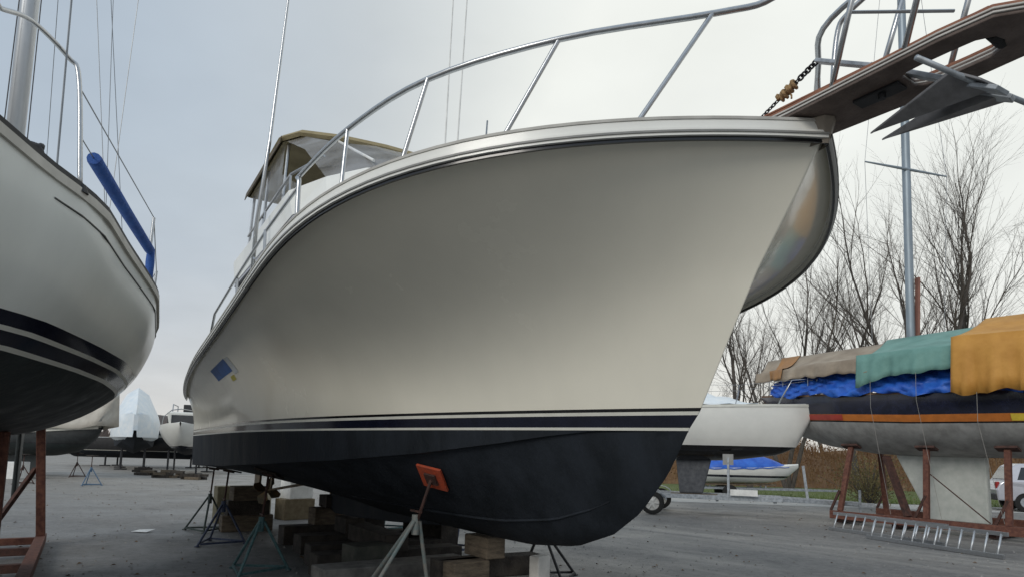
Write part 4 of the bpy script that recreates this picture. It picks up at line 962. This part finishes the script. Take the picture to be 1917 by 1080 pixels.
for sg in (1, -1):
    tb('side_rail', Wf(.9, sg * .55, .52), Wf(5.9, sg * .85, .52), .08, .12); tb('tongue_rail', Wf(.9, sg * .55, .52), Wf(-1.0, sg * .05, .48), .07, .10)
    for t in (4.3,):
        wh = MB(); c0 = Wf(t, sg * 1.06, .32)
        for (o_, rr_) in ((0, 0),):
            pr_ = [(-.1, .20), (-.105, .27), (-.085, .315), (.085, .315), (.105, .27), (.1, .20)]
            wh.grid([[c0 + WN * sg * a + (WD * math.cos(g_) + UP * math.sin(g_)) * r0 for a, r0 in pr_] for g_ in np.linspace(0, 2 * math.pi, 25)])
        w1 = wh.build('tyre', RUBBER, trl, smooth=True, auto=40)
        rm = MB(); rm.tube([c0 - WN * sg * .09, c0 + WN * sg * .06], .205, 18); rm.tube([c0 + WN * sg * .06, c0 + WN * sg * .085], [.15, .07], 14)
        for k in range(6):
            g_ = k * math.pi / 3; rm.bar(c0 + WN * sg * .075 + (WD * math.cos(g_) + UP * math.sin(g_)) * .05, c0 + WN * sg * .07 + (WD * math.cos(g_) + UP * math.sin(g_)) * .19, .05, .03)
        rm.build('rim', mat('white_rim', (.5, .5, .48), .5), w1)
        fe = MB(); fe.grid([[c0 + WN * sg * a + (WD * math.cos(g_) + UP * math.sin(g_)) * .40 for a in (-.12, .13)] for g_ in np.linspace(.25, math.pi - .25, 9)]); fe.build('fender', GALV, trl, solid=.006)
    for t, zt in ((2.3, 1.62), (4.6, 1.60)):
        tb('support_post', Wf(t, sg * .62, .58), Wf(t, sg * .60, zt), .06, .06)
        t_ = MB(); t_.box(Wf(t, sg * .58, zt - .05), .28, .06, .30, WD, WN, UP); t_.build('support_pad', mat('grey_carpet', (.28, .28, .27), .95), trl)
for t in (1.1, 2.6, 4.3, 5.8): tb('cross_member', Wf(t, .5 + .05 * t, .45), Wf(t, -.5 - .05 * t, .45), .07, .08)
tb('axle', Wf(4.3, .95, .32), Wf(4.3, -.95, .32), .06, .06, DARKM)
tb('tongue', Wf(.0, 0, .48), Wf(-1.35, 0, .46), .09, .10); tb('jockey_post', Wf(-1.0, .12, .85), Wf(-1.0, .12, .14), .05, .05)
t_ = MB(); t_.tube([Wf(-1.0, .08, .09), Wf(-1.0, .16, .09)], .085, 14); t_.build('jockey_wheel', RUBBER, trl)
tb('winch_post', Wf(.25, 0, .52), Wf(.35, 0, 1.45), .07, .07); tb('keel_bunk', Wf(2.6, 0, .54), Wf(3.9, 0, .54), .30, .06, WOOD)
t_ = MB(); t_.box(Wf(1.9, .72, .68), .7, .10, .16, WD, WN, UP); t_.build('plate', SKIN_WHITE, trl)

# ------------------------------------------------------------------ small runabout with blue cover behind
RB0 = gnd(1395, 934); RB0[2] = 0; RB0 = RB0 + A_(.1, .5, 0)
def Nf(t, lat, z): return RB0 + A_(1, -.1, 0) / 1.005 * (2.2 - t) + A_(.1, 1, 0) / 1.005 * -lat + UP * z
def hbn(t): return interp(t, [(0, .03), (.5, .45), (1.2, .78), (2.4, .95), (4.2, .9)])
def zsn(t): return interp(t, [(0, 1.42), (2, 1.28), (4.2, 1.22)])
def zbn(t): return interp(t, [(0, 1.3), (.5, .85), (1.2, .66), (4.2, .60)])
nb = thing('runabout', 'small white runabout with dark side flash standing behind the trailer', 'motorboat', Nf(2.2, 0, 0))
sail_hull(nb, Nf, 4.2, hbn, zsn, .9, zbn, [(lambda t: max(.88, zbn(t)), lambda t: max(.97, zbn(t)), NAVY, 'side_flash')], GELW, GELS, flare=.5, bulge=2.0, n=20)
cv = MB(); rows = []
for i in range(20):
    t = .5 + 3.6 * i / 19; h = hbn(t) + .03; zr = interp(t, [(.5, 1.45), (1.6, 1.86), (3.4, 1.92), (4.1, 1.6)]) + .03 * math.sin(t * 7)
    rows.append([Nf(t, h * c, zsn(t) - .05 + (zr - zsn(t)) * (1 - abs(c) ** 2.2) + .02 * math.sin(t * 9 + c * 5)) for c in np.linspace(-1, 1, 11)])
cv.grid(rows); tag(cv.build('boat_cover', T_BLUE, None, smooth=True, solid=.006), 'blue cover stretched over the small runabout', 'cover')
t2 = thing('boat_trailer', 'low trailer under the blue covered runabout', 'trailer', Nf(2.2, 0, 0))
for sg in (1, -1):
    tb('side_rail', Nf(-.6, sg * .2, .42), Nf(4.0, sg * .5, .42), .07, .08, GALV, t2)
    c0 = Nf(2.9, sg * .78, .29); wh = MB(); pr_ = [(-.08, .0), (-.08, .2), (-.07, .285), (.07, .285), (.08, .2), (.08, .0)]
    wh.grid([[c0 + A_(0, -1, 0) * a + (A_(math.cos(g_), 0, math.sin(g_))) * r0 for a, r0 in pr_] for g_ in np.linspace(0, 2 * math.pi, 19)]); wh.build('wheel', RUBBER, t2, smooth=True, auto=40)
    tb('bunk', Nf(1.0, sg * .35, .60), Nf(4.0, sg * .4, .56), .10, .06, WOOD, t2)
    for t in (1.4, 3.6): tb('bunk_leg', Nf(t, sg * .36, .46), Nf(t, sg * .36, .57), .05, .05, GALV, t2)
tb('cross_member', Nf(2.9, .75, .34), Nf(2.9, -.75, .34), .06, .06, GALV, t2)
tb('tongue', Nf(-.6, 0, .42), Nf(-1.6, 0, .42), .07, .08, GALV, t2)

# ------------------------------------------------------------------ silver car at the right edge
cp = gnd(1868, 956); cp[2] = 0
CX = unit(A_(.92, -.38, 0)); CY = A_(-CX[1], CX[0], 0)
def Cf(x, y, z): return cp + CX * x + CY * (y + .9) + UP * z
car = thing('parked_car', 'silver estate car with dark windows parked behind the red cradle', 'car', Cf(2.2, 0, 0))
prof = [(0.02, .38), (0.0, .75), (.10, .98), (.28, 1.08), (.55, 1.60), (.75, 1.70), (2.6, 1.72), (3.0, 1.62), (3.55, 1.12), (4.4, .95), (4.6, .75), (4.6, .38)]
def wid(z): return .90 if z < 1.05 else .90 - (z - 1.05) * .28
b_ = MB(); ring = [[Cf(x, sg * wid(z) * f_, z) for x, z in prof] for sg, f_ in ((-1, .96), (-1, 1), (1, 1), (1, .96))]
nP = len(prof); L_ = [Cf(x, -wid(z), z) for x, z in prof]; R_ = [Cf(x, wid(z), z) for x, z in prof]
b_.add(L_ + R_, [tuple(range(nP)), tuple(range(2 * nP - 1, nP - 1, -1))] + [(i, (i + 1) % nP, nP + (i + 1) % nP, nP + i) for i in range(nP)])
b_.build('body', SILVER, car, bevel=.05)
for sg in (1, -1):
    for xs_ in ([(.62, 1.12), (.78, 1.56), (1.35, 1.60), (1.35, 1.12)], [(1.43, 1.12), (1.43, 1.60), (2.2, 1.60), (2.2, 1.12)], [(2.28, 1.12), (2.28, 1.60), (2.75, 1.56), (3.25, 1.14)]):
        w_ = MB(); w_.add([Cf(x, sg * (wid(z) + .008), z) for x, z in xs_], [tuple(range(4))]); w_.build('side_window', GLASS, car)
    for x in (.85, 3.7):
        c0 = Cf(x, sg * .82, .34); wh = MB(); pr_ = [(-.11, .0), (-.11, .22), (-.1, .335), (.1, .335), (.11, .22), (.11, .19), (.06, .17), (.06, 0)]
        wh.grid([[c0 + CY * sg * a + (CX * math.cos(g_) + UP * math.sin(g_)) * r0 for a, r0 in pr_[:6]] for g_ in np.linspace(0, 2 * math.pi, 21)]); ty = wh.build('wheel', RUBBER, car, smooth=True, auto=40)
        rm = MB(); rm.tube([c0, c0 + CY * sg * .095], .2, 16); rm.build('rim', GALV, ty)
    t_ = MB(); t_.box(Cf(.06, sg * .74, .92), .1, .2, .24, CX, CY); t_.build('tail_light', REDL, car, bevel=.02)
    t_ = MB(); t_.box(Cf(3.1, sg * 1.0, 1.15), .1, .2, .13, CX, CY); t_.build('mirror', SILVER, car, bevel=.02)
w_ = MB(); w_.add([Cf(.30, -.72, 1.14), Cf(.30, .72, 1.14), Cf(.525, .60, 1.56), Cf(.525, -.60, 1.56)], [(0, 1, 2, 3)]); w_.v = [tuple(A_(*p) - CX * .012 + UP * .006) for p in w_.v]; w_.build('rear_window', GLASS, car)
t_ = MB(); t_.box(Cf(.0, 0, .50), .14, 1.72, .22, CX, CY); t_.build('bumper', BLKPL, car, bevel=.03)

# ------------------------------------------------------------------ boats at the far left
# beige tent-covered sailing boat with dark hull
FB = gnd(150, 905); FB[2] = 0
FD = unit(A_(.93, -.36, 0)); FN = A_(-FD[1], FD[0], 0) * -1
def Ff(t, lat, z): return FB + A_(-1.3, 3.0, 0) - FD * t + FN * lat + UP * z
fb = thing('covered_sailing_boat', 'dark hulled sailing boat under a beige tent cover behind the rusty cradle', 'sailboat', Ff(4, 0, 0))
hbf = lambda t: interp(t, [(0, .03), (.7, .45), (2, 1.0), (4, 1.4), (7, 1.4), (9, 1.0)])
zsf = lambda t: interp(t, [(0, 2.25), (3, 2.0), (9, 2.0)]); zbf = lambda t: interp(t, [(0, 2.1), (.6, 1.6), (1.5, 1.15), (3, .95), (7, .95), (9, 1.4)])
sail_hull(fb, Ff, 9, hbf, zsf, 1.5, zbf, [(lambda t: max(1.50, zbf(t)), lambda t: max(1.54, zbf(t)), DARKM, 'boot_line')], mat('dark_hull', (.02, .024, .026), .5, var=.3), ANTI2, n=22)
edge_strip(fb, 'rail', STRIPE, Ff, hbf, zsf, 9, .05, -.05, -.06, .08)
k_ = MB(); k_.prism([Ff(3.5, .1, 1.1), Ff(6, .1, 1.1), Ff(5.8, .1, .15), Ff(4, .1, .15)], -FN * .2); k_.build('keel', ANTI2, fb)
tn = MB(); rows = []
for i in range(22):
    t = -.35 + 9.2 * i / 21; h = max(hbf(t), .35) + .18; zr = interp(t, [(-.35, 3.75), (2, 3.85), (9, 3.7)]); sk_ = -.55 * (1 - min(1, (t + .35) / 1.5))
    rows.append([Ff(t + sk_ * (1 - abs(c)) , h * c, zsf(t) + .02 + (zr - zsf(t)) * (1 - abs(c) ** 1.15) + .05 * math.sin(t * 2.6 + c * 3) * abs(c)) for c in np.linspace(-1, 1, 13)])
tn.grid(rows); tn.add(rows[0], [tuple(range(13))]); tag(tn.build('tent_cover', BEIGE, None, smooth=True, solid=.01), 'beige canvas tent cover sagging over the dark hulled boat', 'cover')
for (x, y, zt, m_, lb) in ((168, 908, 1.12, BLUEP, 'blue jack stand under the beige covered boat'), (142, 892, 1.1, RUSTD, 'dark rusty jack stand under the beige covered boat'), (40, 905, 1.1, RUSTD, 'dark stand below the middle of the beige covered boat')):
    f0 = gnd(x, y); f0[2] = 0
    jack(f0, f0 + UP * zt, UP, m_, lb, R0=.38, rot=.4)
# shrink-wrapped cruiser seen bow-on
SB = gnd(248, 862); SB = SB / SB[1] * 38.0; SB[2] = 0
SD = unit(SB * A_(1, 1, 0)); SN = A_(SD[1], -SD[0], 0)
def Sf(t, lat, z): return SB + SD * t + SN * lat + UP * z
sb_ = thing('shrink_wrapped_boat', 'pale blue-white shrink-wrapped cruiser seen bow-on across the yard', 'motorboat', Sf(3, 0, 0))
rows = []
for i in range(16):
    t = 8.0 * i / 15; w = interp(t, [(0, .12), (.8, .75), (2.0, 1.2), (3.5, 1.4), (8, 1.4)]); zr = interp(t, [(0, 3.7), (1.5, 4.4), (3, 5.2), (6, 5.1), (8, 4.2)]); zm = 3.4; zb2 = interp(t, [(0, 2.3), (1, 1.75), (2.5, 1.5), (8, 1.5)])
    half_ = [(0, zr), (w * .45, zr - .45), (w * .9, zm), (w, zm - .5), (w * .95, 2.0), (w * .6, zb2 + .1)]
    rows.append([Sf(t, -y, z) for y, z in half_[::-1]] + [Sf(t, y, z) for y, z in half_[1:]])
mb = MB(); mb.grid(rows); mb.add(rows[-1], [tuple(range(len(rows[-1])))]); mb.add(rows[0], [tuple(range(len(rows[0])))]); mb.build('shrink_wrap', WRAP, sb_, smooth=True, auto=35)
rows = []
for i in range(16):
    t = .1 + 7.9 * i / 15; w = interp(t, [(0, .05), (.8, .5), (2.0, .95), (3.5, 1.2), (8, 1.2)]); zb2 = interp(t, [(0, 2.2), (1, 1.4), (2.5, 1.0), (8, .95)])
    rows.append([Sf(t, y, z) for y, z in ((-w, 2.3), (-w * .9, zb2 + .45), (0, zb2), (w * .9, zb2 + .45), (w, 2.3))])
mb = MB(); mb.grid(rows); mb.build('hull_bottom', ANTI, sb_, smooth=True, auto=40)
for t, y in ((2, .6), (2, -.6), (6, .7), (6, -.7)):
    f0 = Sf(t, y, 0); mb = MB(); mb.tube([f0, f0 + UP * 1.3], .05, 6); mb.box(f0 + UP * .04, .5, .5, .08); mb.build('stand', DARKM, sb_)
# white cruiser beside it
WC = gnd(332, 862); WC = WC / WC[1] * 33.0; WC[2] = 0
WSD = unit(A_(-.35, .94, 0)); WSN = A_(WSD[1], -WSD[0], 0)
def Vf(t, lat, z): return WC + WSD * t + WSN * lat + UP * z
vb = thing('white_cruiser', 'white motor cruiser with small open bridge seen beyond the big boat stern', 'motorboat', Vf(3, 0, 0))
hbv = lambda t: interp(t, [(0, .04), (.6, .7), (1.6, 1.15), (3, 1.4), (8, 1.4)]); zsv = lambda t: interp(t, [(0, 2.75), (8, 2.2)]); zbv = lambda t: interp(t, [(0, 2.55), (.6, 1.8), (1.5, 1.25), (3, 1.05), (8, 1.05)])
sail_hull(vb, Vf, 8, hbv, zsv, 1.5, zbv, [(lambda t: max(1.42, zbv(t)), lambda t: max(1.52, zbv(t)), NAVY, 'boot_top')], GELW, ANTI, flare=.7, bulge=1.7, n=20)
mb = MB(); mb.box(Vf(4.2, 0, 2.95), 3.0, 2.1, .95, WSD, WSN, taper=.85); mb.build('cabin', GELW, vb, bevel=.08)
mb = MB(); mb.box(Vf(2.73, 0, 3.02), .06, 1.6, .45, WSD, WSN); mb.build('windscreen', GLASS, vb)
for sg in (1, -1):
    mb = MB(); mb.box(Vf(4.1, sg * 1.01, 3.0), 2.0, .04, .42, WSD, WSN); mb.build('side_window', GLASS, vb)
    mb = MB(); mb.tube([Vf(3, sg * .8, 3.4), Vf(3.1, sg * .8, 3.85), Vf(5, sg * .8, 3.85), Vf(5, sg * .8, 3.4)], .03, 6); mb.build('bridge_rail', SS, vb)
    mb = MB(); mb.tube([Vf(2.6, sg * 1.25, 2.5), Vf(2.4, sg * 1.15, 3.1), Vf(.5, sg * .5, 3.4), Vf(.0, 0, 3.45)], .025, 6); mb.build('bow_rail', SS, vb)
mb = MB(); mb.box(Vf(4.0, 0, 3.65), .7, .7, .5, WSD, WSN); mb.build('helm', BLKPL, vb, bevel=.03)
for t, y in ((2, .7), (2, -.7), (6, .9), (6, -.9)):
    f0 = Vf(t, y, 0); mb = MB(); mb.tube([f0, f0 + UP * 1.3], .05, 6); mb.box(f0 + UP * .04, .5, .5, .08); mb.build('stand', DARKM, vb)
# launch added behind them to fill the dark strip under the far boats
DB = at(275, 850, 46.0); DB[2] = 0
def Df(t, lat, z): return DB + A_(6 - t, 0, 0) + A_(0, -1, 0) * lat + UP * z
db = thing('filler_launch', 'added dark launch filling the dark strip behind the shrink-wrapped cruiser', 'motorboat', Df(5, 0, 0))
hbd = lambda t: interp(t, [(0, .04), (1, .8), (3, 1.4), (11, 1.4)]); zsd = lambda t: interp(t, [(0, 2.5), (4, 2.1), (11, 1.95)]); zbd = lambda t: interp(t, [(0, 2.2), (1, 1.1), (2.5, .6), (11, .6)])
sail_hull(db, Df, 11, hbd, zsd, 1.2, zbd, [(lambda t: max(1.1, zbd(t)), lambda t: max(1.14, zbd(t)), STRIPE, 'boot_line')], mat('filler_launch_paint', (.025, .025, .027), .4, var=.2), ANTI, n=20)
mb = MB(); mb.box(Df(6, 0, 2.35), 4.5, 2.0, .7, taper=.9); mb.build('cabin', mat('dim_cream', (.35, .33, .29), .6), db, bevel=.06)
for x in (4.6, 6, 7.4):
    mb = MB(); mb.box(Df(x, .99, 2.4), .8, .05, .3); mb.build('window', GLASS, db)
for t, y in ((2.5, .6), (2.5, -.6), (8.5, .7), (8.5, -.7)):
    f0 = Df(t, y, 0); mb = MB(); mb.tube([f0, f0 + UP * .75], .06, 6); mb.box(f0 + UP * .04, .5, .5, .08); mb.build('stand', DARKM, db)
# low clutter under the far boats: a trailer frame and timber stacks
c0 = gnd(18, 878); c0 = c0 / c0[1] * 27.0; c0[2] = 0
block(c0, 1.1, .8, .7, SKIN_WHITE, 'white tub on the ground below the beige covered boat', 'tub', 'tub', ax=A_(1, 0, 0), tw=.1)
r_ = random.Random(23)
for i, (x, y, D) in enumerate(((272, 857, 33.0), (318, 858, 31.0), (350, 858, 30.0))):
    c0 = gnd(x, y); c0 = c0 / c0[1] * D; c0[2] = 0
    st3 = thing('timber_pile', ['low pile of dark timbers below the shrink-wrapped cruiser', 'low pile of olive timbers below the white cruiser bow', 'low pile of dark timbers beside the big boat transom'][i], 'timber', c0, 'timber piles below the far boats')
    for k in range(7):
        mb = MB(); an = r_.uniform(-.5, .5); mb.box(c0 + A_(r_.uniform(-.45, .45), r_.uniform(-.25, .25), .07 + .13 * (k // 3)), r_.uniform(.6, 1.2), .13, .12, A_(math.cos(an), math.sin(an), 0), A_(-math.sin(an), math.cos(an), 0)); mb.build('timber', (WOODD, WOOD, WOODD)[(k + i) % 3], st3)
# brown house far off
hp = gnd(296, 850); hp = hp / hp[1] * 120.0; hp[2] = 0
hs = thing('house', 'brown gabled house beyond the white cruiser', 'house', hp)
mb = MB(); mb.box(hp + UP * 2.6, 5, 8, 5.2); mb.build('wall', BRICKM, hs)
mb = MB(); mb.prism([hp + A_(-2.9, -4.4, 5.2), hp + A_(2.9, -4.4, 5.2), hp + A_(0, -4.4, 7.2)], A_(0, 8.8, 0)); mb.build('roof', mat('shingle', (.10, .085, .08), .9), hs)
for x in (-1.2, 1.2):
    mb = MB(); mb.box(hp + A_(x, -4.02, 3.0), 1.1, .06, 1.4); mb.build('window', GLASS, hs)

# ------------------------------------------------------------------ bare trees
def nrm3(v):
    l = math.sqrt(v[0] * v[0] + v[1] * v[1] + v[2] * v[2]) or 1; return (v[0] / l, v[1] / l, v[2] / l)
def twig(mb, pts, rs):
    b = mb.n; n = len(pts); d = nrm3((pts[-1][0] - pts[0][0], pts[-1][1] - pts[0][1], pts[-1][2] - pts[0][2]))
    h = math.hypot(d[0], d[1]); s = (d[1] / h, -d[0] / h, 0) if h > 1e-4 else (1, 0, 0)
    u = (s[1] * d[2], -s[0] * d[2], s[0] * d[1] - s[1] * d[0])
    for p, r in zip(pts, rs):
        for c, e in ((1, 0), (-.5, .87), (-.5, -.87)): mb.v.append((p[0] + (s[0] * c + u[0] * e) * r, p[1] + (s[1] * c + u[1] * e) * r, p[2] + u[2] * e * r))
    for i in range(n - 1):
        for k in range(3): mb.f.append((b + i * 3 + k, b + i * 3 + (k + 1) % 3, b + i * 3 + 3 + (k + 1) % 3, b + i * 3 + 3 + k))
    mb.n += 3 * n
def tree(base, H_, seed, label, spread=.5, stems=1, lean=(0, 0), levels=4, group='bare trees beyond the yard', tw=1.0, dens=1.0):
    r_ = random.Random(seed); base = A_(*base); t = thing('tree', label, 'tree', base, group)
    tk, cw_ = MB(), MB()
    def rot(d, ang, az):
        x, y, z = d; ax, ay, az_ = y * .8 - z * .5, z * .3 - x * .8, x * .5 - y * .3
        l = math.sqrt(ax * ax + ay * ay + az_ * az_) or 1; ax, ay, az_ = ax / l, ay / l, az_ / l
        bx, by, bz = y * az_ - z * ay, z * ax - x * az_, x * ay - y * ax
        c, s, ca, sa = math.cos(ang), math.sin(ang), math.cos(az), math.sin(az)
        return nrm3((x * c + (ax * ca + bx * sa) * s, y * c + (ay * ca + by * sa) * s, z * c + (az_ * ca + bz * sa) * s))
    def grow(p, d, L, r, lv):
        n = (6, 5, 4, 3, 2, 2)[lv]; pts = [p]; rs = [r]; q = p; dd = d
        for i in range(n):
            dd = nrm3((dd[0] + r_.gauss(0, .09), dd[1] + r_.gauss(0, .09), dd[2] + r_.gauss(0, .06) + .06)); q = (q[0] + dd[0] * L / n, q[1] + dd[1] * L / n, q[2] + dd[2] * L / n); pts.append(q); rs.append(r * (1 - .55 * (i + 1) / n))
        if lv == 0: tk.tube(pts, rs, 8, cap=False)
        else: twig(cw_, pts, rs)
        if lv >= levels: return
        k = max(2, int((r_.randint(5, 7), r_.randint(4, 6), r_.randint(4, 5), r_.randint(3, 4), 3)[lv] * dens))
        for i in range(k):
            f = min((.35 if lv == 0 else .2) + (.65 if lv == 0 else .8) * (i + r_.random()) / k, .99); j = min(int(f * n), n - 1); w = f * n - j
            a_, b_ = pts[j], pts[j + 1]; pp_ = (a_[0] + (b_[0] - a_[0]) * w, a_[1] + (b_[1] - a_[1]) * w, a_[2] + (b_[2] - a_[2]) * w)
            dd_ = rot(nrm3((b_[0] - a_[0], b_[1] - a_[1], b_[2] - a_[2])), r_.uniform(.35, .85) * (spread / .5), r_.uniform(0, 6.28))
            grow(pp_, dd_, L * r_.uniform(.42, .66) * (1.05 - .35 * f if lv == 0 else 1), max(rs[j] * r_.uniform(.42, .6), .004 * tw), lv + 1)
        grow(pts[-1], dd, L * .5, max(rs[-1] * .85, .004 * tw), lv + 1)
    for s_ in range(stems):
        a = s_ * 2.4 + seed; ln_ = A_(math.cos(a), math.sin(a), 0) * (.28 if stems > 1 else 0) + A_(lean[0], lean[1], 0)
        grow(tuple(base + A_(math.cos(a), math.sin(a), 0) * .12 * (stems > 1)), tuple(unit(UP + ln_)), H_ * .58 * r_.uniform(.9, 1.08), H_ * .0125 * (1 if stems == 1 else .72), 0)
    tk.build('trunk', BARK, t, smooth=True); cw_.build('crown', TWIG, t, raw=True)
    return t
def tpos(x, Y): p = at(x, 860, Y); p[2] = 0; return p
tree(tpos(1604, 36), 15.0, 3, 'slim upright bare tree just left of the grey mast', spread=.42)
tree(tpos(1752, 33), 18.5, 8, 'big many-stemmed bare tree behind the green tarp', spread=.40, stems=4)
tree(tpos(1475, 33), 13.5, 12, 'many-stemmed bare tree behind the white cover', spread=.38, stems=3)
tree(tpos(1405, 30), 12.0, 21, 'leaning bare tree close to the stem of the big boat', spread=.42, lean=(-.12, 0))
tree(tpos(1352, 42), 9.0, 5, 'small bare tree beside the dark bow edge', spread=.5)
tree(tpos(1990, 29), 16.0, 17, 'large bare tree with long limbs beyond the golden tarp', spread=.55, lean=(-.10, 0))
tree(tpos(1860, 48), 20.0, 31, 'tall pale bare tree far behind the golden tarp', spread=.45)
tree(tpos(1660, 52), 19.0, 41, 'distant bare tree standing between the mast and the slim tree', spread=.45)
tree(tpos(1540, 55), 15.0, 51, 'distant bare tree right of the bow flare', spread=.45, dens=.9)
tree(tpos(1440, 58), 12.0, 61, 'distant low bare tree above the white cover', spread=.5, dens=.9)
tree(tpos(1930, 40), 15.0, 71, 'bare tree at the end of the brush bank behind the car', spread=.5)
# brown brush bank and shrub
bk = MB(); r_ = random.Random(5)
xs_ = np.linspace(2, 60, 40)
bk.grid([[A_(x, 38 - .1 * x + k * 2.5, max(0, 2.3 * math.sin(min(1, k / 3) * 1.57) * (1 + .15 * math.sin(x * .8)) - .05)) for x in xs_] for k in range(6)])
tag(bk.build('bank', mat('leafy_bank', (.15, .08, .04), .95, c2=(.22, .14, .075), scale=1.2, bump=.8, bscale=8)), kind='structure')
br_ = MB()
for i in range(15000):
    x = r_.uniform(4, 42); k = r_.random(); y = 37.5 - .1 * x + k * 8; z0 = 2.3 * math.sin(min(1, k * 8 / 7.5) * 1.57) * (1 + .15 * math.sin(x * .8)) - .1
    h = r_.uniform(.25, 1.3); a = r_.uniform(0, 6.3); w = r_.uniform(.006, .02); lx, ly = r_.gauss(0, .25) * h, r_.gauss(0, .25) * h
    br_.add([(x - math.cos(a) * w, y - math.sin(a) * w, z0), (x + math.cos(a) * w, y + math.sin(a) * w, z0), (x + lx, y + ly, z0 + h)], [(0, 1, 2)])
    if i % 2 == 0:
        q = r_.uniform(.3, 1); lr_ = r_.uniform(.04, .09); c0 = A_(x + lx * q, y + ly * q, z0 + h * q); e_ = unit(A_(r_.gauss(0, 1), r_.gauss(0, 1), r_.gauss(0, 1))); f_ = unit(np.cross(e_, A_(.2, .9, .3)))
        br_.add([c0 + e_ * lr_, c0 + f_ * lr_ * .6, c0 - e_ * lr_, c0 - f_ * lr_ * .6], [(0, 1, 2, 3)])
tag(br_.build('brush', BRUSHM, raw=True), 'tangle of brown dry brush and dead leaves on the bank', 'brush', kind='stuff')
sp = gnd(1628, 948); sp[2] = 0
sh_ = thing('shrub', 'rounded olive-brown shrub growing behind the red cradle', 'shrub', sp)
mb, ml = MB(), MB()
for i in range(46):
    a = r_.uniform(0, 6.3); el = r_.uniform(.5, 1.5); L_ = r_.uniform(1.4, 2.2); d = A_(math.cos(a) * math.cos(el), math.sin(a) * math.cos(el), math.sin(el)); mb.tube([sp, sp + d * L_ * .5 + UP * .1, sp + d * L_], [.014, .01, .004], 4, cap=False)
    for k in range(60):
        q = r_.uniform(.25, 1.0); c0 = sp + d * L_ * q + A_(r_.gauss(0, .16), r_.gauss(0, .16), r_.gauss(0, .16)); lr_ = r_.uniform(.02, .05); e_ = unit(A_(r_.gauss(0, 1), r_.gauss(0, 1), r_.gauss(0, 1))); f_ = unit(np.cross(e_, A_(.2, .9, .3))); ml.add([c0 + e_ * lr_, c0 + f_ * lr_ * .6, c0 - e_ * lr_, c0 - f_ * lr_ * .6], [(0, 1, 2, 3)])
mb.build('stems', BARK, sh_); ml.build('foliage', BUSHM, sh_)
# far wood along the horizon
fw = MB()
for i in range(5200):
    a = r_.uniform(-.95, .62); D = r_.uniform(110, 170); x = math.sin(a) * D; y = math.cos(a) * D; h = r_.uniform(2.0, 5.5) * (1 + .3 * math.sin(a * 23)); w = r_.uniform(.1, .9)
    fw.add([(x - w * math.cos(a), y, 0), (x + w * math.cos(a), y, 0), (x + w * .5, y, h * .8), (x, y + .4, h), (x - w * .4, y - .3, h * .7)], [(0, 1, 2, 3, 4)])
tag(fw.build('far_wood', FARWOOD, raw=True), 'low far-off leafless wood along the horizon', 'wood', kind='stuff')
# scrap of white litter on the asphalt
lt = MB(); c0 = gnd(262, 996); lt.add([c0 + A_(-.16, 0, .012), c0 + A_(.14, -.05, .015), c0 + A_(.2, .12, .05), c0 + A_(-.1, .16, .03)], [(0, 1, 2, 3)]); tag(lt.build('litter', SKIN_WHITE, None, solid=.004), 'flat scrap of white litter on the dark asphalt', 'litter')
